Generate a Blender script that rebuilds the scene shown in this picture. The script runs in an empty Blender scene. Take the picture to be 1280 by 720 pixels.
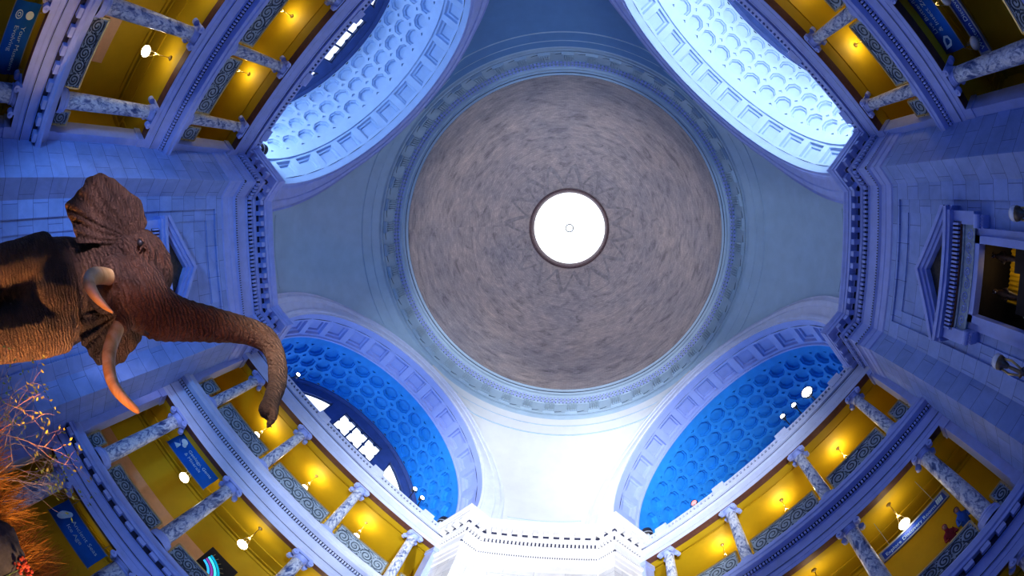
import bpy, bmesh, math, random
from mathutils import Vector, Matrix, noise
random.seed(7)
C = bpy.context.collection
PI = math.pi
RT2 = math.sqrt(2.0)

# ------------------------------------------------------------------ materials
def new_mat(name):
    m = bpy.data.materials.new(name); m.use_nodes = True
    nt = m.node_tree
    return m, nt, nt.nodes['Principled BSDF']

def ramp(nt, fac, stops):
    r = nt.nodes.new('ShaderNodeValToRGB')
    while len(r.color_ramp.elements) < len(stops): r.color_ramp.elements.new(0.5)
    for e, (p, c) in zip(r.color_ramp.elements, stops):
        e.position = p; e.color = (*c, 1)
    nt.links.new(fac, r.inputs[0])
    return r.outputs[0]

def add_noise(nt, scale, detail=4, rough=0.6, vec=None, dist=0.0):
    n = nt.nodes.new('ShaderNodeTexNoise'); n.inputs['Scale'].default_value = scale
    n.inputs['Detail'].default_value = detail; n.inputs['Roughness'].default_value = rough
    n.inputs['Distortion'].default_value = dist
    if vec is not None: nt.links.new(vec, n.inputs['Vector'])
    return n.outputs['Fac']

def coords(nt, kind='Object', scale=None):
    t = nt.nodes.new('ShaderNodeTexCoord').outputs[kind]
    if scale:
        mp = nt.nodes.new('ShaderNodeMapping'); mp.inputs['Scale'].default_value = scale
        nt.links.new(t, mp.inputs['Vector']); return mp.outputs[0]
    return t

def mult(nt, a, b, fac=1.0):
    x = nt.nodes.new('ShaderNodeMix'); x.data_type = 'RGBA'; x.blend_type = 'MULTIPLY'
    x.inputs[0].default_value = fac
    nt.links.new(a, x.inputs[6]); nt.links.new(b, x.inputs[7])
    return x.outputs[2]

def bump(nt, b, h, s, d=0.02):
    n = nt.nodes.new('ShaderNodeBump'); n.inputs['Strength'].default_value = s; n.inputs['Distance'].default_value = d
    nt.links.new(h, n.inputs['Height']); nt.links.new(n.outputs[0], b.inputs['Normal'])

def simple(name, col, rough=0.6, metal=0.0, var=0.12, scale=6.0, bmp=0.0):
    m, nt, b = new_mat(name)
    f = add_noise(nt, scale, 5, 0.6, coords(nt))
    lo = tuple(c*(1-var) for c in col); hi = tuple(min(1, c*(1+var)) for c in col)
    nt.links.new(ramp(nt, f, [(0.3, lo), (0.7, hi)]), b.inputs['Base Color'])
    b.inputs['Roughness'].default_value = rough; b.inputs['Metallic'].default_value = metal
    if bmp: bump(nt, b, f, bmp)
    return m

def glow(name, col, strength):
    m, nt, b = new_mat(name)
    b.inputs['Base Color'].default_value = (*col, 1)
    b.inputs['Emission Color'].default_value = (*col, 1)
    b.inputs['Emission Strength'].default_value = strength
    return m

def ashlar(name, col, dark, bw=1.25, bh=0.62):
    m, nt, b = new_mat(name)
    uv = coords(nt, 'UV')
    br = nt.nodes.new('ShaderNodeTexBrick')
    br.inputs['Scale'].default_value = 1.0; br.inputs['Brick Width'].default_value = bw
    br.inputs['Row Height'].default_value = bh; br.inputs['Mortar Size'].default_value = 0.012
    br.inputs['Mortar Smooth'].default_value = 0.3
    br.inputs['Color1'].default_value = (*col, 1)
    br.inputs['Color2'].default_value = (*[c*0.86 for c in col], 1)
    br.inputs['Mortar'].default_value = (*dark, 1)
    nt.links.new(uv, br.inputs['Vector'])
    f = add_noise(nt, 1.6, 6, 0.65, coords(nt), 0.6)
    c = mult(nt, br.outputs['Color'], ramp(nt, f, [(0.3, (0.78, 0.8, 0.84)), (0.62, (1, 1, 1))]))
    nt.links.new(c, b.inputs['Base Color']); b.inputs['Roughness'].default_value = 0.5
    return m

def veined(name, base, vein, scale=2.2):
    m, nt, b = new_mat(name)
    v = coords(nt, 'Object', (1, 1, 0.55))
    f = add_noise(nt, scale, 7, 0.62, v, 1.4)
    f2 = add_noise(nt, scale*3.1, 6, 0.7, v, 0.9)
    c1 = ramp(nt, f, [(0.36, vein), (0.47, base), (0.52, tuple(x*0.8 for x in base)), (0.6, base)])
    c2 = ramp(nt, f2, [(0.38, tuple(x*1.5 for x in vein)), (0.52, (1, 1, 1))])
    nt.links.new(mult(nt, c1, c2, 0.8), b.inputs['Base Color'])
    b.inputs['Roughness'].default_value = 0.28
    return m

MT = {}
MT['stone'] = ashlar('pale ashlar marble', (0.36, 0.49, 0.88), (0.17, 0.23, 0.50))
MT['stone_white'] = ashlar('sunlit white ashlar marble', (0.80, 0.80, 0.80), (0.5, 0.5, 0.52))  # sunlight on the front pier put into whiter stone, trim and plaster copies
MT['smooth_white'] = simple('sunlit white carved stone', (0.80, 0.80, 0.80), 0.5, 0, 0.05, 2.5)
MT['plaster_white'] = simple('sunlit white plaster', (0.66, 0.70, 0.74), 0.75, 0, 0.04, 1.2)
MT['smooth_lit'] = simple('carved stone with light in its colour', (0.62, 0.68, 0.88), 0.5, 0, 0.06, 2.5)  # light on the lower arches and entablatures put into a paler stone
MT['plaster_shade'] = simple('deep blue shaded plaster', (0.13, 0.27, 0.50), 0.75, 0, 0.05, 1.2)  # shade on the back pendentive put into a deeper plaster colour
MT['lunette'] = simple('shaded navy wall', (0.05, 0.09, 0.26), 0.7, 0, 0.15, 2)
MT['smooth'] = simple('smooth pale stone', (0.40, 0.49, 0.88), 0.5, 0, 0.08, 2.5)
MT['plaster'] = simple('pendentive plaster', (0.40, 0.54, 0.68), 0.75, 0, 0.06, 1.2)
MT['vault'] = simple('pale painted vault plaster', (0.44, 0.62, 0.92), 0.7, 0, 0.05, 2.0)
MT['vault_bluelit'] = simple('vault plaster with blue light in its colour', (0.02, 0.27, 0.70), 0.7, 0, 0.1, 2.0)  # blue light in the two lower vaults put into the plaster colour
MT['rimsoffit'] = simple('lavender arch soffit', (0.36, 0.44, 0.80), 0.7, 0, 0.05, 2.0)
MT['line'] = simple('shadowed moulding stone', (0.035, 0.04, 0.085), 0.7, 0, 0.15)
MT['column'] = veined('veined column marble', (0.74, 0.78, 0.86), (0.10, 0.15, 0.32))
MT['yellow'] = simple('yellow gallery paint', (0.60, 0.41, 0.012), 0.65, 0, 0.07, 0.9)
MT['maroon'] = simple('brown beam paint', (0.16, 0.07, 0.05), 0.6, 0, 0.2)
MT['bronze'] = simple('dark bronze', (0.13, 0.11, 0.09), 0.4, 0.6, 0.25, 12)
MT['brass'] = simple('gilt bronze rail', (0.55, 0.42, 0.2), 0.35, 0.7, 0.15)
MT['panel'] = simple('grey blue cast panel', (0.36, 0.44, 0.52), 0.5, 0.1, 0.2, 9)
MT['scroll'] = simple('patinated scroll bronze', (0.10, 0.13, 0.16), 0.5, 0.2, 0.3, 14)
MT['bandshade'] = simple('shaded ring relief', (0.10, 0.15, 0.22), 0.7)
MT['black'] = simple('black housing', (0.02, 0.02, 0.025), 0.5)
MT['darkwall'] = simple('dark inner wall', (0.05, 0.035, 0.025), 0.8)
MT['pink'] = simple('pale lit lower wall', (0.8, 0.52, 0.34), 0.7, 0, 0.05)  # light on the gallery's lower wall put into a pale pink colour
MT['globe'] = glow('lit opal glass globe', (1.0, 0.93, 0.78), 9.0)
MT['globe_off'] = simple('unlit opal glass globe', (0.7, 0.72, 0.75), 0.2)
MT['globe_blue'] = simple('pale opal glass globe', (0.75, 0.8, 0.95), 0.15)
MT['flood'] = glow('floodlight lens', (1.0, 0.95, 0.98), 8.0)
MT['floodred'] = glow('red floodlight lens', (0.9, 0.25, 0.25), 1.2)
MT['window'] = glow('daylit window glass', (0.88, 0.93, 1.0), 1.4)
MT['winframe'] = simple('dark blue window frame', (0.03, 0.05, 0.12), 0.5)
MT['banner'] = simple('blue banner cloth', (0.005, 0.16, 0.62), 0.8, 0, 0.08, 3)
MT['ink'] = simple('pale blue printed lettering', (0.6, 0.82, 0.95), 0.7)
MT['sign'] = simple('deep blue sign board', (0.01, 0.07, 0.45), 0.4)
MT['frame'] = simple('grey sign frame', (0.32, 0.36, 0.42), 0.5)
MT['ivory'] = None
MT['grass'] = simple('dry golden grass', (0.62, 0.24, 0.03), 0.8, 0, 0.35, 8)
MT['twig'] = simple('pale dry twig', (0.60, 0.42, 0.36), 0.8, 0, 0.2, 8)
MT['leaf'] = simple('yellow green leaf', (0.42, 0.48, 0.12), 0.7, 0, 0.25, 8)
MT['rock'] = simple('dark mound earth', (0.07, 0.055, 0.06), 0.9, 0, 0.5, 5, 0.8)
MT['flower'] = simple('red orange petals', (0.85, 0.10, 0.03), 0.6, 0, 0.3, 12)
MT['floor'] = ashlar('floor stone', (0.32, 0.28, 0.25), (0.1, 0.1, 0.1), 1.2, 1.2)
MT['roof'] = simple('grey roof deck', (0.3, 0.32, 0.38), 0.8)
MT['darkwood'] = simple('dark carved wood', (0.10, 0.045, 0.02), 0.6, 0, 0.3, 8)
MT['skin'] = simple('skin', (0.42, 0.22, 0.15), 0.6)
MT['redcloth'] = simple('red cloth', (0.35, 0.03, 0.04), 0.8)
MT['bluecloth'] = simple('bright blue cloth', (0.05, 0.18, 0.6), 0.8)
MT['hair'] = simple('dark hair', (0.03, 0.02, 0.02), 0.8)

def dome_mat():
    m, nt, b = new_mat('dome tile masonry')
    uv = coords(nt, 'UV')
    mp = nt.nodes.new('ShaderNodeMapping'); mp.inputs['Scale'].default_value = (0.5, 1.6, 1)
    nt.links.new(uv, mp.inputs['Vector'])
    f = add_noise(nt, 1.3, 8, 0.72, mp.outputs[0], 0.8)
    f2 = add_noise(nt, 0.25, 4, 0.6, coords(nt))
    c = ramp(nt, f, [(0.30, (0.27, 0.25, 0.27)), (0.47, (0.52, 0.48, 0.49)), (0.60, (0.62, 0.56, 0.55)), (0.74, (0.80, 0.71, 0.66))])
    c = mult(nt, c, ramp(nt, f2, [(0.3, (0.75, 0.78, 0.85)), (0.65, (1, 0.97, 0.94))]))
    br = nt.nodes.new('ShaderNodeTexBrick'); br.inputs['Brick Width'].default_value = 0.32
    br.inputs['Row Height'].default_value = 0.16; br.inputs['Mortar Size'].default_value = 0.012; br.inputs['Scale'].default_value = 1
    br.inputs['Color1'].default_value = (1, 1, 1, 1); br.inputs['Color2'].default_value = (0.8, 0.79, 0.8, 1); br.inputs['Mortar'].default_value = (0.7, 0.7, 0.7, 1)
    nt.links.new(uv, br.inputs['Vector'])
    c = mult(nt, c, br.outputs['Color'], 0.8)
    nt.links.new(c, b.inputs['Base Color']); b.inputs['Roughness'].default_value = 0.8
    bump(nt, b, f, 0.3, 0.05)
    return m
MT['dome'] = dome_mat()
MT['star'] = simple('darker star tile', (0.34, 0.32, 0.34), 0.8, 0, 0.3, 3)
MT['rim'] = simple('bronze oculus rim', (0.14, 0.09, 0.10), 0.5, 0.2, 0.3, 6)

def ivory():
    m, nt, b = new_mat('ivory')
    f = add_noise(nt, 3, 6, 0.6, coords(nt, 'Object', (1, 1, 1)), 1.0)
    nt.links.new(ramp(nt, f, [(0.3, (0.50, 0.24, 0.07)), (0.5, (0.74, 0.46, 0.20)), (0.72, (0.85, 0.62, 0.36))]), b.inputs['Base Color'])
    b.inputs['Roughness'].default_value = 0.35
    return m
MT['ivory'] = ivory()

def hide():
    m, nt, b = new_mat('wrinkled elephant hide')
    co = coords(nt)
    f = add_noise(nt, 2.0, 6, 0.65, co, 0.5)
    vo = nt.nodes.new('ShaderNodeTexVoronoi'); vo.feature = 'DISTANCE_TO_EDGE'; vo.inputs['Scale'].default_value = 42
    n = nt.nodes.new('ShaderNodeTexNoise'); n.inputs['Scale'].default_value = 5; n.inputs['Detail'].default_value = 5
    nt.links.new(co, n.inputs['Vector'])
    mx = nt.nodes.new('ShaderNodeMix'); mx.data_type = 'VECTOR'; mx.inputs[0].default_value = 0.12
    nt.links.new(co, mx.inputs[4]); nt.links.new(n.outputs['Color'], mx.inputs[5]); nt.links.new(mx.outputs[1], vo.inputs['Vector'])
    crack = nt.nodes.new('ShaderNodeMapRange'); crack.inputs[1].default_value = 0.0; crack.inputs[2].default_value = 0.09
    nt.links.new(vo.outputs['Distance'], crack.inputs[0])
    base = ramp(nt, f, [(0.3, (0.085, 0.040, 0.022)), (0.65, (0.21, 0.105, 0.060))])
    cr = ramp(nt, crack.outputs[0], [(0.0, (0.62, 0.58, 0.58)), (1.0, (1, 1, 1))])
    nt.links.new(mult(nt, base, cr), b.inputs['Base Color'])
    b.inputs['Roughness'].default_value = 0.75
    ad = nt.nodes.new('ShaderNodeMath'); ad.operation = 'ADD'
    f3 = add_noise(nt, 30, 6, 0.7, co)
    nt.links.new(crack.outputs[0], ad.inputs[0]); nt.links.new(f3, ad.inputs[1])
    wv = nt.nodes.new('ShaderNodeTexWave'); wv.bands_direction = 'Z'; wv.inputs['Scale'].default_value = 5.5
    wv.inputs['Distortion'].default_value = 7.0; wv.inputs['Detail'].default_value = 3; wv.inputs['Detail Scale'].default_value = 1.6
    nt.links.new(co, wv.inputs['Vector'])
    ad2 = nt.nodes.new('ShaderNodeMath'); ad2.operation = 'MULTIPLY_ADD'; ad2.inputs[1].default_value = 1.2
    nt.links.new(wv.outputs['Fac'], ad2.inputs[0]); nt.links.new(ad.outputs[0], ad2.inputs[2])
    bump(nt, b, ad2.outputs[0], 1.0, 0.03)
    return m
MT['hide'] = hide()

# ------------------------------------------------------------------ mesh builder
class MB:
    def __init__(s): s.v = []; s.f = []; s.uv = None; s.smooth = False
    def add(s, vs, fs):
        o = len(s.v); s.v += [tuple(p) for p in vs]; s.f += [tuple(i+o for i in f) for f in fs]
        return s
    def box(s, x0, x1, y0, y1, z0, z1, M=None):
        vs = [Vector((x, y, z)) for x in (x0, x1) for y in (y0, y1) for z in (z0, z1)]
        if M: vs = [M @ p for p in vs]
        return s.add(vs, [(0, 1, 3, 2), (4, 6, 7, 5), (0, 4, 5, 1), (2, 3, 7, 6), (0, 2, 6, 4), (1, 5, 7, 3)])
    def tube(s, pts, rad, n=8, caps=True, squash=1.0):
        pts = [Vector(p) for p in pts]; rad = rad if isinstance(rad, (list, tuple)) else [rad]*len(pts)
        o = len(s.v); up = None
        for i, p in enumerate(pts):
            a = pts[max(i-1, 0)]; b = pts[min(i+1, len(pts)-1)]; d = (b-a).normalized()
            if up is None:
                up = Vector((0, 0, 1)) if abs(d.z) < 0.9 else Vector((1, 0, 0))
            x = d.cross(up).normalized(); y = x.cross(d).normalized(); up = y
            for j in range(n):
                t = 2*PI*j/n
                s.v.append(tuple(p + (x*math.cos(t) + y*math.sin(t)*squash)*rad[i]))
        for i in range(len(pts)-1):
            for j in range(n):
                a = o+i*n+j; b = o+i*n+(j+1) % n
                s.f.append((a, b, b+n, a+n))
        if caps:
            s.f.append(tuple(o+j for j in reversed(range(n)))); e = o+(len(pts)-1)*n
            s.f.append(tuple(e+j for j in range(n)))
        return s
    def lathe(s, prof, n=24, loc=(0, 0, 0), ang=2*PI, a0=0.0):
        o = len(s.v); full = abs(ang-2*PI) < 1e-6; m = n if full else n+1
        for r, z in prof:
            for j in range(m):
                t = a0+ang*j/n
                s.v.append((loc[0]+r*math.cos(t), loc[1]+r*math.sin(t), loc[2]+z))
        for i in range(len(prof)-1):
            for j in range(n):
                a = o+i*m+j; b = o+i*m+((j+1) % m if full else j+1)
                s.f.append((a, b, b+m, a+m))
        return s
    def ball(s, c, r, n=16, m=10, sc=(1, 1, 1)):
        pr = [(max(1e-4, r*math.sin(PI*i/m)), -r*math.cos(PI*i/m)) for i in range(m+1)]
        o = len(s.v); s.lathe(pr, n)
        for i in range(o, len(s.v)):
            x, y, z = s.v[i]; s.v[i] = (c[0]+x*sc[0], c[1]+y*sc[1], c[2]+z*sc[2])
        return s
    def sweep(s, prof, paths):
        """prof: list of (e, z); paths(e) -> list of (x, y) along the run."""
        o = len(s.v); rows = [[(x, y, z) for x, y in paths(e)] for e, z in prof]; n = len(rows[0])
        for r in rows: s.v += r
        for i in range(len(rows)-1):
            for j in range(n-1):
                a = o+i*n+j; s.f.append((a, a+1, a+1+n, a+n))
        return s
    def mesh(s, name, mat, smooth=None, mats=None):
        me = bpy.data.meshes.new(name); me.from_pydata(s.v, [], s.f); me.update()
        me.materials.append(MT[mat] if isinstance(mat, str) else mat)
        bm = bmesh.new(); bm.from_mesh(me)
        bmesh.ops.recalc_face_normals(bm, faces=bm.faces); bm.to_mesh(me); bm.free()
        uvl = me.uv_layers.new(name='UVMap')
        for p in me.polygons:
            nn = p.normal; t = Vector((0, 0, 1)).cross(nn)
            if t.length < 1e-3: t = Vector((1, 0, 0)); w = Vector((0, 1, 0))
            else: t.normalize(); w = Vector((0, 0, 1))
            for li in p.loop_indices:
                co = me.vertices[me.loops[li].vertex_index].co
                uvl.data[li].uv = (co.dot(t), co.dot(w))
        if smooth or (smooth is None and s.smooth):
            me.shade_smooth()
        return me

def obj(name, me, parent=None, M=None, kind=None, label=None, cat=None, group=None):
    o = bpy.data.objects.new(name, me); C.objects.link(o)
    if parent is not None: o.parent = parent
    if M is not None: o.matrix_local = M
    if kind: o['kind'] = kind
    if label: o['label'] = label
    if cat: o['category'] = cat
    if group: o['group'] = group
    return o
def thing(name, label, cat, M=None, group=None, kind=None):
    return obj(name, None, None, M, kind, label, cat, group)
def struct(name, me, label, cat, M=None):
    return obj(name, me, None, M, 'structure', label, cat)

def A(k, d=0.0, t=0.0, z=0.0):       # local frame of arch k: x outward, y along the opening
    a = PI/4 + k*PI/2
    return Matrix.Rotation(a, 4, 'Z') @ Matrix.Translation((d, t, z))
def Q(q, x=0.0, y=0.0, z=0.0):       # local frame of pier q: x outward
    return Matrix.Rotation(q*PI/2, 4, 'Z') @ Matrix.Translation((x, y, z))
ARCH = ['right of the sunlit white pier', 'left of the sunlit white pier', 'above the elephant ear', 'above the pedimented doorway']
PIER = ['right', 'front', 'left', 'back']

# ------------------------------------------------------------------ camera
R = ((0.9848819930477548, 0.017655439099660636, 0.1723245346446073), (-0.00650465795163245, 0.9978601893495643, -0.06505944924593023), (-0.1731044459140624, 0.0629549678853836, 0.9828893746619382))
CAM = Vector((1.622, -1.787, 1.6)); FPX = 560.966; PCY = 293.3
cd = bpy.data.cameras.new('camera'); cam = bpy.data.objects.new('camera', cd); C.objects.link(cam)
cd.type = 'PANO'; pc = cd if hasattr(cd, 'panorama_type') else cd.cycles
pc.panorama_type = 'FISHEYE_EQUISOLID'; pc.fisheye_lens = FPX/1280*36; pc.fisheye_fov = math.radians(200)
cd.sensor_width = 36; cd.sensor_fit = 'HORIZONTAL'; cd.shift_y = -(360-PCY)/720.0
cam.matrix_world = Matrix(((R[0][0], -R[1][0], -R[2][0], CAM.x), (R[0][1], -R[1][1], -R[2][1], CAM.y), (R[0][2], -R[1][2], -R[2][2], CAM.z), (0, 0, 0, 1)))
bpy.context.scene.camera = cam
def seen(M, margin=25):
    p = (M.translation if isinstance(M, Matrix) else Vector(M)) - CAM
    r = Matrix(R) @ p; r.normalize()
    th = math.atan2(math.hypot(r.x, r.y), r.z); q = 2*FPX*math.sin(th/2); ph = math.atan2(r.y, r.x)
    x = 640+q*math.cos(ph); y = PCY+q*math.sin(ph)
    return -margin < x < 1280+margin and -margin < y < 720+margin

# ------------------------------------------------------------------ dome
def build_dome():
    c, Rd = 27.2, 9.81
    b = MB(); n = 144; rows = 40
    a0 = math.asin((28.1-c)/Rd); a1 = math.acos(3.06/Rd)
    prof = [(Rd*math.cos(a0+(a1-a0)*i/rows), c+Rd*math.sin(a0+(a1-a0)*i/rows)) for i in range(rows+1)]
    b.lathe(prof, n); me = b.mesh('dome_shell', 'dome', True)
    uvl = me.uv_layers[0]
    for p in me.polygons:
        base = None
        for li in p.loop_indices:
            co = me.vertices[me.loops[li].vertex_index].co
            a = math.atan2(co.y, co.x)
            if base is None: base = a
            while a-base > PI: a -= 2*PI
            while a-base < -PI: a += 2*PI
            uvl.data[li].uv = (a*9.0, Rd*math.asin(max(-1, min(1, (co.z-c)/Rd))))
    struct('ceiling', me, 'tiled brown grey dome around the round skylight', 'dome')
    # sunburst of darker tile just inside the dome surface
    b = MB()
    def pt(r, a):
        return (r*math.cos(a), r*math.sin(a), c+math.sqrt((Rd-0.015)**2-r*r))
    N = 16
    for i in range(N):
        a = 2*PI*i/N+0.1
        for (ra, aa, rb, ab) in ((3.35, a-PI/N, 4.95, a), (4.95, a, 3.35, a+PI/N)):
            seg = 6; w = 0.03
            for s_ in range(seg):
                t0 = s_/seg; t1 = (s_+1)/seg
                r0, q0 = ra+(rb-ra)*t0, aa+(ab-aa)*t0; r1, q1 = ra+(rb-ra)*t1, aa+(ab-aa)*t1
                b.add([pt(r0-0.07, q0-w), pt(r0+0.07, q0+w), pt(r1+0.07, q1+w), pt(r1-0.07, q1-w)], [(0, 1, 2, 3)])
    struct('trim_1', b.mesh('sunburst', 'star'), 'faint dark sunburst of tiles around the skylight', 'sunburst')
    # oculus rim
    b = MB(); b.lathe([(3.12, 36.49), (3.12, 36.38), (2.98, 36.34), (2.92, 36.5), (2.86, 36.62), (2.8, 37.0)], 96)
    struct('trim_2', b.mesh('oculus_rim', 'rim', True), 'brown bronze rim of the round skylight', 'rim')
    b = MB(); b.lathe([(0.001, 37.25), (1.2, 37.2), (2.82, 37.0)], 96)
    sky = struct('window_1', b.mesh('skylight_glass', glow('bright skylight glass', (0.90, 0.95, 1.0), 1.15), True), 'round white skylight glowing at the top of the dome', 'skylight')
    b = MB(); b.tube([(0.30*math.cos(2*PI*i/32), 0.30*math.sin(2*PI*i/32), 37.1) for i in range(33)], 0.035, 6, False)
    obj('centre_ring', b.mesh('centre_ring', 'black', True), sky)
build_dome()

def build_ring():
    prof = [(10.86, 25.86), (10.80, 25.95), (10.92, 26.0), (10.92, 26.06), (10.74, 26.12), (10.72, 26.3), (10.66, 26.34), (10.55, 27.0), (10.5, 27.3), (10.44, 27.34), (10.42, 27.52), (10.3, 27.56), (10.3, 27.62), (10.05, 27.7), (10.02, 27.86), (9.92, 27.9), (9.88, 28.02), (9.78, 28.1)]
    b = MB(); b.lathe(prof, 144); me = b.mesh('ring_cornice', 'plaster', None)
    r = struct('trim_3', me, 'round moulded cornice at the foot of the dome', 'cornice')
    b = MB()
    for i in range(288):
        M = Matrix.Rotation(2*PI*i/288, 4, 'Z'); b.box(10.2, 10.34, -0.062, 0.062, 27.57, 27.70, M)
    for i in range(288):
        M = Matrix.Rotation(2*PI*i/288, 4, 'Z'); b.box(10.32, 10.46, -0.07, 0.07, 27.36, 27.5, M)
    obj('dentil_band', b.mesh('ring_dentils', 'smooth'), r)
    b = MB()
    for i in range(48):
        M = Matrix.Rotation(2*PI*(i+0.5)/48, 4, 'Z')
        for j in range(5): b.box(10.42, 10.70, -0.30+j*0.13, -0.22+j*0.13, 26.42, 27.28, M)
        b.box(10.50, 10.74, -0.36, 0.36, 26.3, 26.42, M); b.box(10.40, 10.6, -0.36, 0.36, 27.24, 27.34, M)
    obj('fluted_bracket_band', b.mesh('ring_brackets', 'plaster'), r)
    b = MB()
    b.lathe([(10.70, 26.28), (10.76, 26.33), (10.76, 26.25)], 144)
    for i in range(48):       # sagging garlands
        pts = []
        for j in range(7):
            u = j/6; a = 2*PI*(i+u)/48+PI/48+0.03; r_ = 10.66
            pts.append((r_*math.cos(a), r_*math.sin(a), 26.75-0.28*math.sin(PI*u)))
        b.tube(pts, 0.05, 5)
    obj('garland_band', b.mesh('ring_garlands', 'bandshade'), r)
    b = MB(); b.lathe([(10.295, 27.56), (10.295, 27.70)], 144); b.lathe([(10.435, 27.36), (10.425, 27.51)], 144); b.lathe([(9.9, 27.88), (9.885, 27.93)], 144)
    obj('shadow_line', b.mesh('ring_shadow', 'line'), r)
    return r
build_ring()

# ------------------------------------------------------------------ pendentives
ZS, RS = 19.6, 12.53          # pendentive sphere
ZA, RA, RO = 18.2, 6.27, 7.3  # arch springing height, soffit radius, archivolt radius
def sph(z): return math.sqrt(RS*RS-(z-ZS)**2)
def to(z): return RO if z <= ZA else math.sqrt(max(0, RO*RO-(z-ZA)**2))
def psi_edge(z):
    t = to(z); r = sph(z); p = math.asin(min(1, t/r))
    if r*math.cos(p) > 10.8: p = math.atan(t/10.8)
    return p
def rho(z, psi): return min(sph(z), 10.8/max(0.2, math.cos(psi)))
def pend():
    b = MB(); zs = [17.0+0.25*i for i in range(34)]+[25.5, 25.7, 25.86]; n = 36
    for z in zs:
        pe = psi_edge(z) if z < 25.5 else 0.0
        for j in range(n+1):
            f = (j/n*2-1)*(PI/4-pe); psi = PI/4-abs(f); r = rho(z, psi)
            b.v.append((r*math.cos(f), r*math.sin(f), z))
    for i in range(len(zs)-1):
        for j in range(n):
            a = i*(n+1)+j; b.f.append((a, a+1, a+n+2, a+n+1))
    return b.mesh('pendentive', 'plaster', True), b.mesh('pendentive_white', 'plaster_white', True), b.mesh('pendentive_shade', 'plaster_shade', True)
def pend_rim():
    b = MB()
    # raised round moulding along the pendentive, interrupted at the arches, and an inset panel line
    for z0, th in ((24.84, 0.05), (25.45, 0.035)):
        pts = []; pe = psi_edge(z0)
        for j in range(41):
            f = (j/40*2-1)*(PI/4-pe-0.01); r = rho(z0, PI/4-abs(f))
            pts.append((r*math.cos(f), r*math.sin(f), z0))
        b.tube(pts, th, 6)
    pts = []
    for s_ in (-1, 1):
        for i in range(2): pass
    zz = 17.9
    line = [(-1.6, zz), (1.6, zz)]
    pts = [(math.sqrt(sph(zz)**2-y*y), y, zz) for y in [-1.7+0.2*i for i in range(18)]]
    b.tube(pts, 0.025, 5)
    return b.mesh('pendentive_mould', 'plaster', True)
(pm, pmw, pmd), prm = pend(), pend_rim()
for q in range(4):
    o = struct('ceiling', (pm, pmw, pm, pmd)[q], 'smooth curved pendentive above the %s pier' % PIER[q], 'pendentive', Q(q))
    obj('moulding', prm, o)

def archivolt():
    b = MB(); n = 72
    prof = [(0.0, 0.0), (0.10, 0.0), (0.12, 0.05), (0.22, 0.07), (0.24, 0.0), (0.62, 0.0), (0.64, 0.06), (0.80, 0.10), (0.84, 0.02), (0.96, 0.0), (1.0, 0.08), (1.03, 0.0)]
    samples = [(0.0, -1.2), (0.0, -0.6)]+[(PI*j/n, 0.0) for j in range(n+1)]+[(PI, -0.6), (PI, -1.2)]
    m = len(samples)
    for e, h in prof:
        for a, leg in samples:
            s_ = e/1.03
            zo = ZA+RO*math.sin(a)+leg; to_ = RO*math.cos(a)
            r = sph(zo); do = min(10.8, math.sqrt(max(1, r*r-to_*to_)))
            d = 10.75+(do-10.75)*s_-h; rr = RA+e
            b.v.append((d, rr*math.cos(a), ZA+rr*math.sin(a)+leg))
    for i in range(len(prof)-1):
        for j in range(m-1):
            a = i*m+j; b.f.append((a, a+1, a+m+1, a+m))
    return b.mesh('archivolt', 'smooth', None)

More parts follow.
